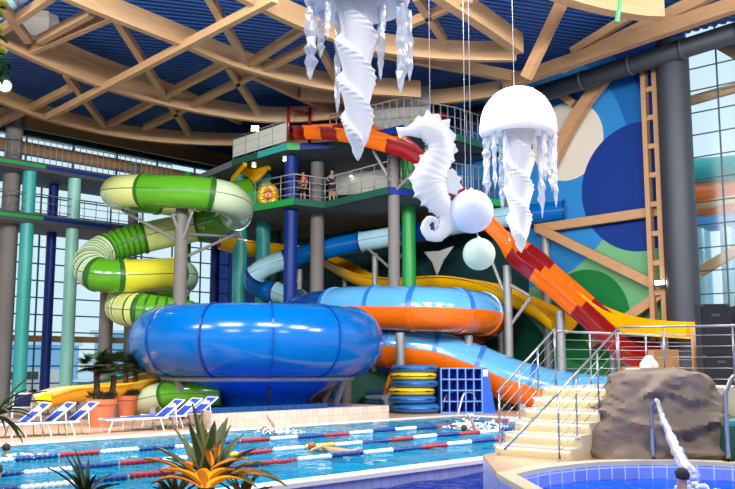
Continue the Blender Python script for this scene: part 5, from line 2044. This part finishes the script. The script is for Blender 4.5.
q = P(86, 500, 10.0)
tuft('spiky_plant', 'dark green spiky plant at the bottom edge left of the agave', Vector((q.x, q.y, .46)), 30, .52, .026, 'leaf', 31)
q = P(176, 496, 9.9)
tuft('leafy_shrub', 'dark low plant at the left foot of the agave', Vector((q.x, q.y, .46)), 40, .36, .03, 'leaf', 33)
q = P(244, 496, 9.7)
tuft('leafy_shrub', 'dark low plant at the right foot of the agave', Vector((q.x, q.y, .46)), 36, .34, .03, 'leaf', 34)
# yucca at the left edge
q = P(-5, 416, 8.6)
yk = thing('yucca', 'tall thin-leaved yucca at the left edge before the loungers', 'plant', Vector((q.x, q.y, .46)))
build('stem', [cyl(Vector((q.x, q.y, .46)), q, .028, .024, 10) + ('trunk',)], yk)
rnd = random.Random(5)
for k in range(26):
    a = 2 * PI * k / 26 + rnd.random()
    el = -.1 + 1.3 * rnd.random()
    d = Vector((math.cos(a) * math.cos(el), math.sin(a) * math.cos(el), math.sin(el)))
    V, Fc, mi = sword(q, d, .38 + .2 * rnd.random(), .014, .9, rnd, False, 8)
    build('leaf', [(V, Fc, 'frond')], yk, True, 60)
# leafy branch in the upper left corner
q = P(-16, 62, 6.0)
hb = thing('leafy_tree', 'bright green leafy branch with yellow blossoms at the upper left edge', 'tree', Vector((-3.4, 6.4, .46)))
build('trunk', [pipe([Vector((-3.4, 6.4, .44)), Vector((-3.35, 6.3, 2.0)), P(-62, 60, 6.1), P(-60, 30, 6)], .05, 10) + ('trunk',)], hb)
build('twig', [pipe([P(-60, 30, 6), P(-25, 40, 6), P(-8, 58, 6), P(2, 74, 6)], .02, 8) + ('trunk',)], hb)
ps = []
for k in range(46):
    c = P(-24 + 26 * rnd.random(), 34 + 46 * rnd.random(), 5.8 + .5 * rnd.random())
    d = Vector((rnd.random() - .4, rnd.random() - .5, rnd.random() - .6))
    V, Fc, mi = sword(c, d, .1, .022, .5, rnd, False, 5)
    ps.append((V, Fc, 'leaf2'))
build('leaves', ps, hb, True, 60)
for (x, y) in ((-1, 12), (1, 50), (-3, 28), (3, 4)):
    c = P(x, y, 5.9)
    build('blossom', [lathe(c, [(.01, -.02), (.03, -.03), (.045, 0), (.02, .025), (.005, .03)], 10) + ('flower',)], hb)
build('twig', [pipe([P(-40, 0, 6), P(-12, 10, 5.95), P(4, 6, 5.9)], .015, 8) + ('trunk',)], hb)
tag(build('hanging_vine', [pipe([P(621, -20, 26), P(620, 4, 26), P(618, 14, 26), P(617, 22, 26)], .07, 8) + ('green',)]), 'short green vine hanging from the short wide beam at the top right', 'vine')

# ================================================================== PEOPLE
def skin_body(name, joints, edges, mat, parent, root=0):
    me = bpy.data.meshes.new(name)
    off = parent_loc(parent)
    me.from_pydata([tuple(Vector(j[0]) - off) for j in joints], edges, [])
    o = bpy.data.objects.new(name, me)
    COL.objects.link(o)
    md = o.modifiers.new('skin', 'SKIN')
    for i, j in enumerate(joints):
        sv = me.skin_vertices[0].data[i]
        sv.radius = j[1] if isinstance(j[1], tuple) else (j[1], j[1])
        sv.use_root = (i == root)
    sb = o.modifiers.new('sub', 'SUBSURF')
    sb.levels = sb.render_levels = 2
    dg = bpy.context.evaluated_depsgraph_get()
    dg.update()
    me2 = bpy.data.meshes.new_from_object(o.evaluated_get(dg))
    o.modifiers.clear()
    o.data = me2
    me2.name = name
    me2.materials.clear()
    me2.materials.append(M[mat])
    me2.polygons.foreach_set('use_smooth', [True] * len(me2.polygons))
    o.parent = parent
    return o


def person(label, base, yaw, pose, shirt=None, hair='hair', group=None, shorts='darkcloth', cap=False):
    """pose: dict of joint offsets (metres, x right, y forward, z up) over the standing figure"""
    J = {'pelvis': (0, 0, .95), 'waist': (0, 0, 1.1), 'chest': (0, 0, 1.33), 'neck': (0, 0, 1.5), 'jaw': (0, .03, 1.6), 'crown': (0, .01, 1.74),
         'shl': (-.19, 0, 1.43), 'ell': (-.25, .0, 1.15), 'wrl': (-.24, .1, .9), 'hal': (-.23, .14, .8), 'shr': (.19, 0, 1.43), 'elr': (.25, 0, 1.15), 'wrr': (.24, .1, .9), 'har': (.23, .14, .8),
         'hil': (-.1, 0, .9), 'knl': (-.11, .03, .5), 'anl': (-.11, 0, .09), 'tol': (-.12, .17, .03), 'hir': (.1, 0, .9), 'knr': (.11, .03, .5), 'anr': (.11, 0, .09), 'tor': (.12, .17, .03)}
    J.update(pose)
    Rm = Matrix.Rotation(yaw, 4, 'Z')
    W = {k: Vector(base) + Rm @ Vector(v) for k, v in J.items()}
    rad = {'pelvis': (.15, .11), 'waist': (.13, .095), 'chest': (.16, .11), 'neck': .055, 'jaw': .075, 'crown': .09, 'shl': .065, 'ell': .043, 'wrl': .032, 'hal': .03, 'shr': .065, 'elr': .043, 'wrr': .032, 'har': .03,
           'hil': .088, 'knl': .06, 'anl': .042, 'tol': .035, 'hir': .088, 'knr': .06, 'anr': .042, 'tor': .035}
    names = list(J)
    ix = {k: i for i, k in enumerate(names)}
    E = [('pelvis', 'waist'), ('waist', 'chest'), ('chest', 'neck'), ('neck', 'jaw'), ('jaw', 'crown'), ('chest', 'shl'), ('shl', 'ell'), ('ell', 'wrl'), ('wrl', 'hal'), ('chest', 'shr'), ('shr', 'elr'), ('elr', 'wrr'), ('wrr', 'har'),
         ('pelvis', 'hil'), ('hil', 'knl'), ('knl', 'anl'), ('anl', 'tol'), ('pelvis', 'hir'), ('hir', 'knr'), ('knr', 'anr'), ('anr', 'tor')]
    t = thing('person', label, 'person', base, group)
    skin_body('body', [(W[k], rad[k]) for k in names], [(ix[a], ix[b]) for a, b in E], 'skin', t)
    # hair or cap: shell around the skull
    c = W['crown'].lerp(W['jaw'], .12)
    upv = (W['crown'] - W['jaw']).normalized()
    fwd = Rm @ Vector((0, 1, 0))
    fwd = (fwd - upv * fwd.dot(upv)).normalized()
    sd = fwd.cross(upv)
    V, Fc = [], []
    n, m = 20, 9
    for i in range(m + 1):
        a = PI * .62 * i / m
        for j in range(n):
            th = 2 * PI * j / n
            lim = a * (1.0 if math.sin(th) < .2 else .72)
            V.append(c + upv * (.105 * math.cos(lim) + .015) + sd * (.098 * math.sin(lim) * math.cos(th)) + fwd * (.112 * math.sin(lim) * math.sin(th)))
    for i in range(m):
        for j in range(n):
            q = (j + 1) % n
            Fc.append((i * n + j, i * n + q, (i + 1) * n + q, (i + 1) * n + j))
    build('swim_cap' if cap else 'hair', [(V, Fc, hair)], t)
    nose = W['jaw'].lerp(W['crown'], .42) + fwd * .085
    if shirt:
        js = ['pelvis', 'waist', 'chest', 'shl', 'shr']
        mid = lambda a, b, f: W[a].lerp(W[b], f)
        jo = [(W['pelvis'] + Vector((0, 0, .03)), (.165, .125)), (W['waist'], (.145, .11)), (W['chest'], (.175, .125)), (W['shl'], .08), (mid('shl', 'ell', .55), .06), (W['shr'], .08), (mid('shr', 'elr', .55), .06)]
        skin_body('shirt', jo, [(0, 1), (1, 2), (2, 3), (3, 4), (2, 5), (5, 6)], shirt, t)
        mid2 = lambda a, b, f: W[a].lerp(W[b], f)
        jo = [(W['pelvis'], (.165, .125)), (W['hil'], .105), (mid2('hil', 'knl', .8), .085), (W['hir'], .105), (mid2('hir', 'knr', .8), .085)]
        skin_body('shorts', jo, [(0, 1), (1, 2), (0, 3), (3, 4)], shorts, t)
    return t


person('person in a red top standing by the dark blue tower column', on(P(303, 196, 45.9), ZT2), 2.6, {}, 'redcloth', 'hair', 'bystanders on the second tower slab')
person('person in swimming trunks leaning on the second tower railing', on(P(332, 196, 45.4), ZT2), PI, {'wrl': (-.15, .35, 1.1), 'hal': (-.12, .42, 1.12), 'wrr': (.15, .35, 1.1), 'har': (.12, .42, 1.12)}, 'darkcloth', 'hair', 'bystanders on the second tower slab')
upright = {'wrl': (-.4, .3, 1.25), 'hal': (-.42, .38, 1.28), 'ell': (-.36, .1, 1.25), 'wrr': (.4, .3, 1.25), 'har': (.42, .38, 1.28), 'elr': (.36, .1, 1.25), 'knl': (-.1, .3, .6), 'anl': (-.1, .1, .25), 'tol': (-.1, .2, .12), 'knr': (.1, .25, .55), 'anr': (.1, -.05, .2), 'tor': (.1, .08, .1)}
for (px_, py_, yaw, lab) in ((6, 452, .5, 'dark-haired swimmer at the far left of the pool below the loungers'), (-3, 475, .2, 'dark-haired swimmer cut off by the left edge of the picture')):
    q = PZ(px_, py_, 0)
    person(lab, on(q, -1.64), yaw, upright, None, 'hair', 'swimmers in the lane pool')
crawl = {'pelvis': (0, -.55, 1.42), 'waist': (0, -.35, 1.46), 'chest': (0, -.12, 1.49), 'neck': (0, .08, 1.53), 'jaw': (0, .17, 1.54), 'crown': (0, .3, 1.6), 'shl': (-.19, 0, 1.5), 'ell': (-.3, .25, 1.62), 'wrl': (-.24, .48, 1.56), 'hal': (-.22, .58, 1.52),
         'shr': (.19, -.02, 1.5), 'elr': (.26, -.25, 1.4), 'wrr': (.24, -.45, 1.34), 'har': (.23, -.52, 1.3), 'hil': (-.1, -.6, 1.42), 'knl': (-.1, -1.0, 1.4), 'anl': (-.1, -1.42, 1.36), 'tol': (-.1, -1.58, 1.34), 'hir': (.1, -.6, 1.42), 'knr': (.1, -1.0, 1.36), 'anr': (.1, -1.4, 1.42), 'tor': (.1, -1.56, 1.42)}
back = dict(crawl)
back.update({'ell': (-.24, .2, 1.8), 'wrl': (-.2, .34, 1.98), 'hal': (-.19, .38, 2.06)})
yawU = math.atan2(UA.y, UA.x) - PI / 2
q = PZ(321, 449, 0)
person('swimmer with a brown cap between the middle and near lane ropes', on(q, -1.52), yawU + PI, crawl, None, 'cap', 'swimmers in the lane pool', cap=True)
q = PZ(272, 431, 0)
person('swimmer lifting one arm in the farthest lane before the curb', on(q, -1.55), yawU + PI, back, None, 'cap', 'swimmers in the lane pool', cap=True)
q = PZ(470, 429, 0)
person('swimmer hidden in white spray near the pool ladder', on(q, -1.56), yawU + PI, back, None, 'hair', 'swimmers in the lane pool')
splash('water_splash', 'white splash around the swimmer in the farthest lane', PZ(280, 432, 0), .8, .22, 90, 15)
splash('water_splash', 'tall white spray near the pool ladder', PZ(470, 428, 0), 1.0, .5, 110, 16)
splash('water_splash', 'low spray on the right of the pool beside the stair railing', PZ(488, 427, 0), .7, .3, 50, 17)
splash('water_splash', 'thin foam at the far left of the pool', PZ(22, 457, 0), .8, .06, 30, 18)
q = on(P(683, 486, 12.6), -1.23)
person('dark-haired bather under the falling jet in the spa pool', q + Vector((0, 0, .0)), .3, upright, None, 'hair', None)
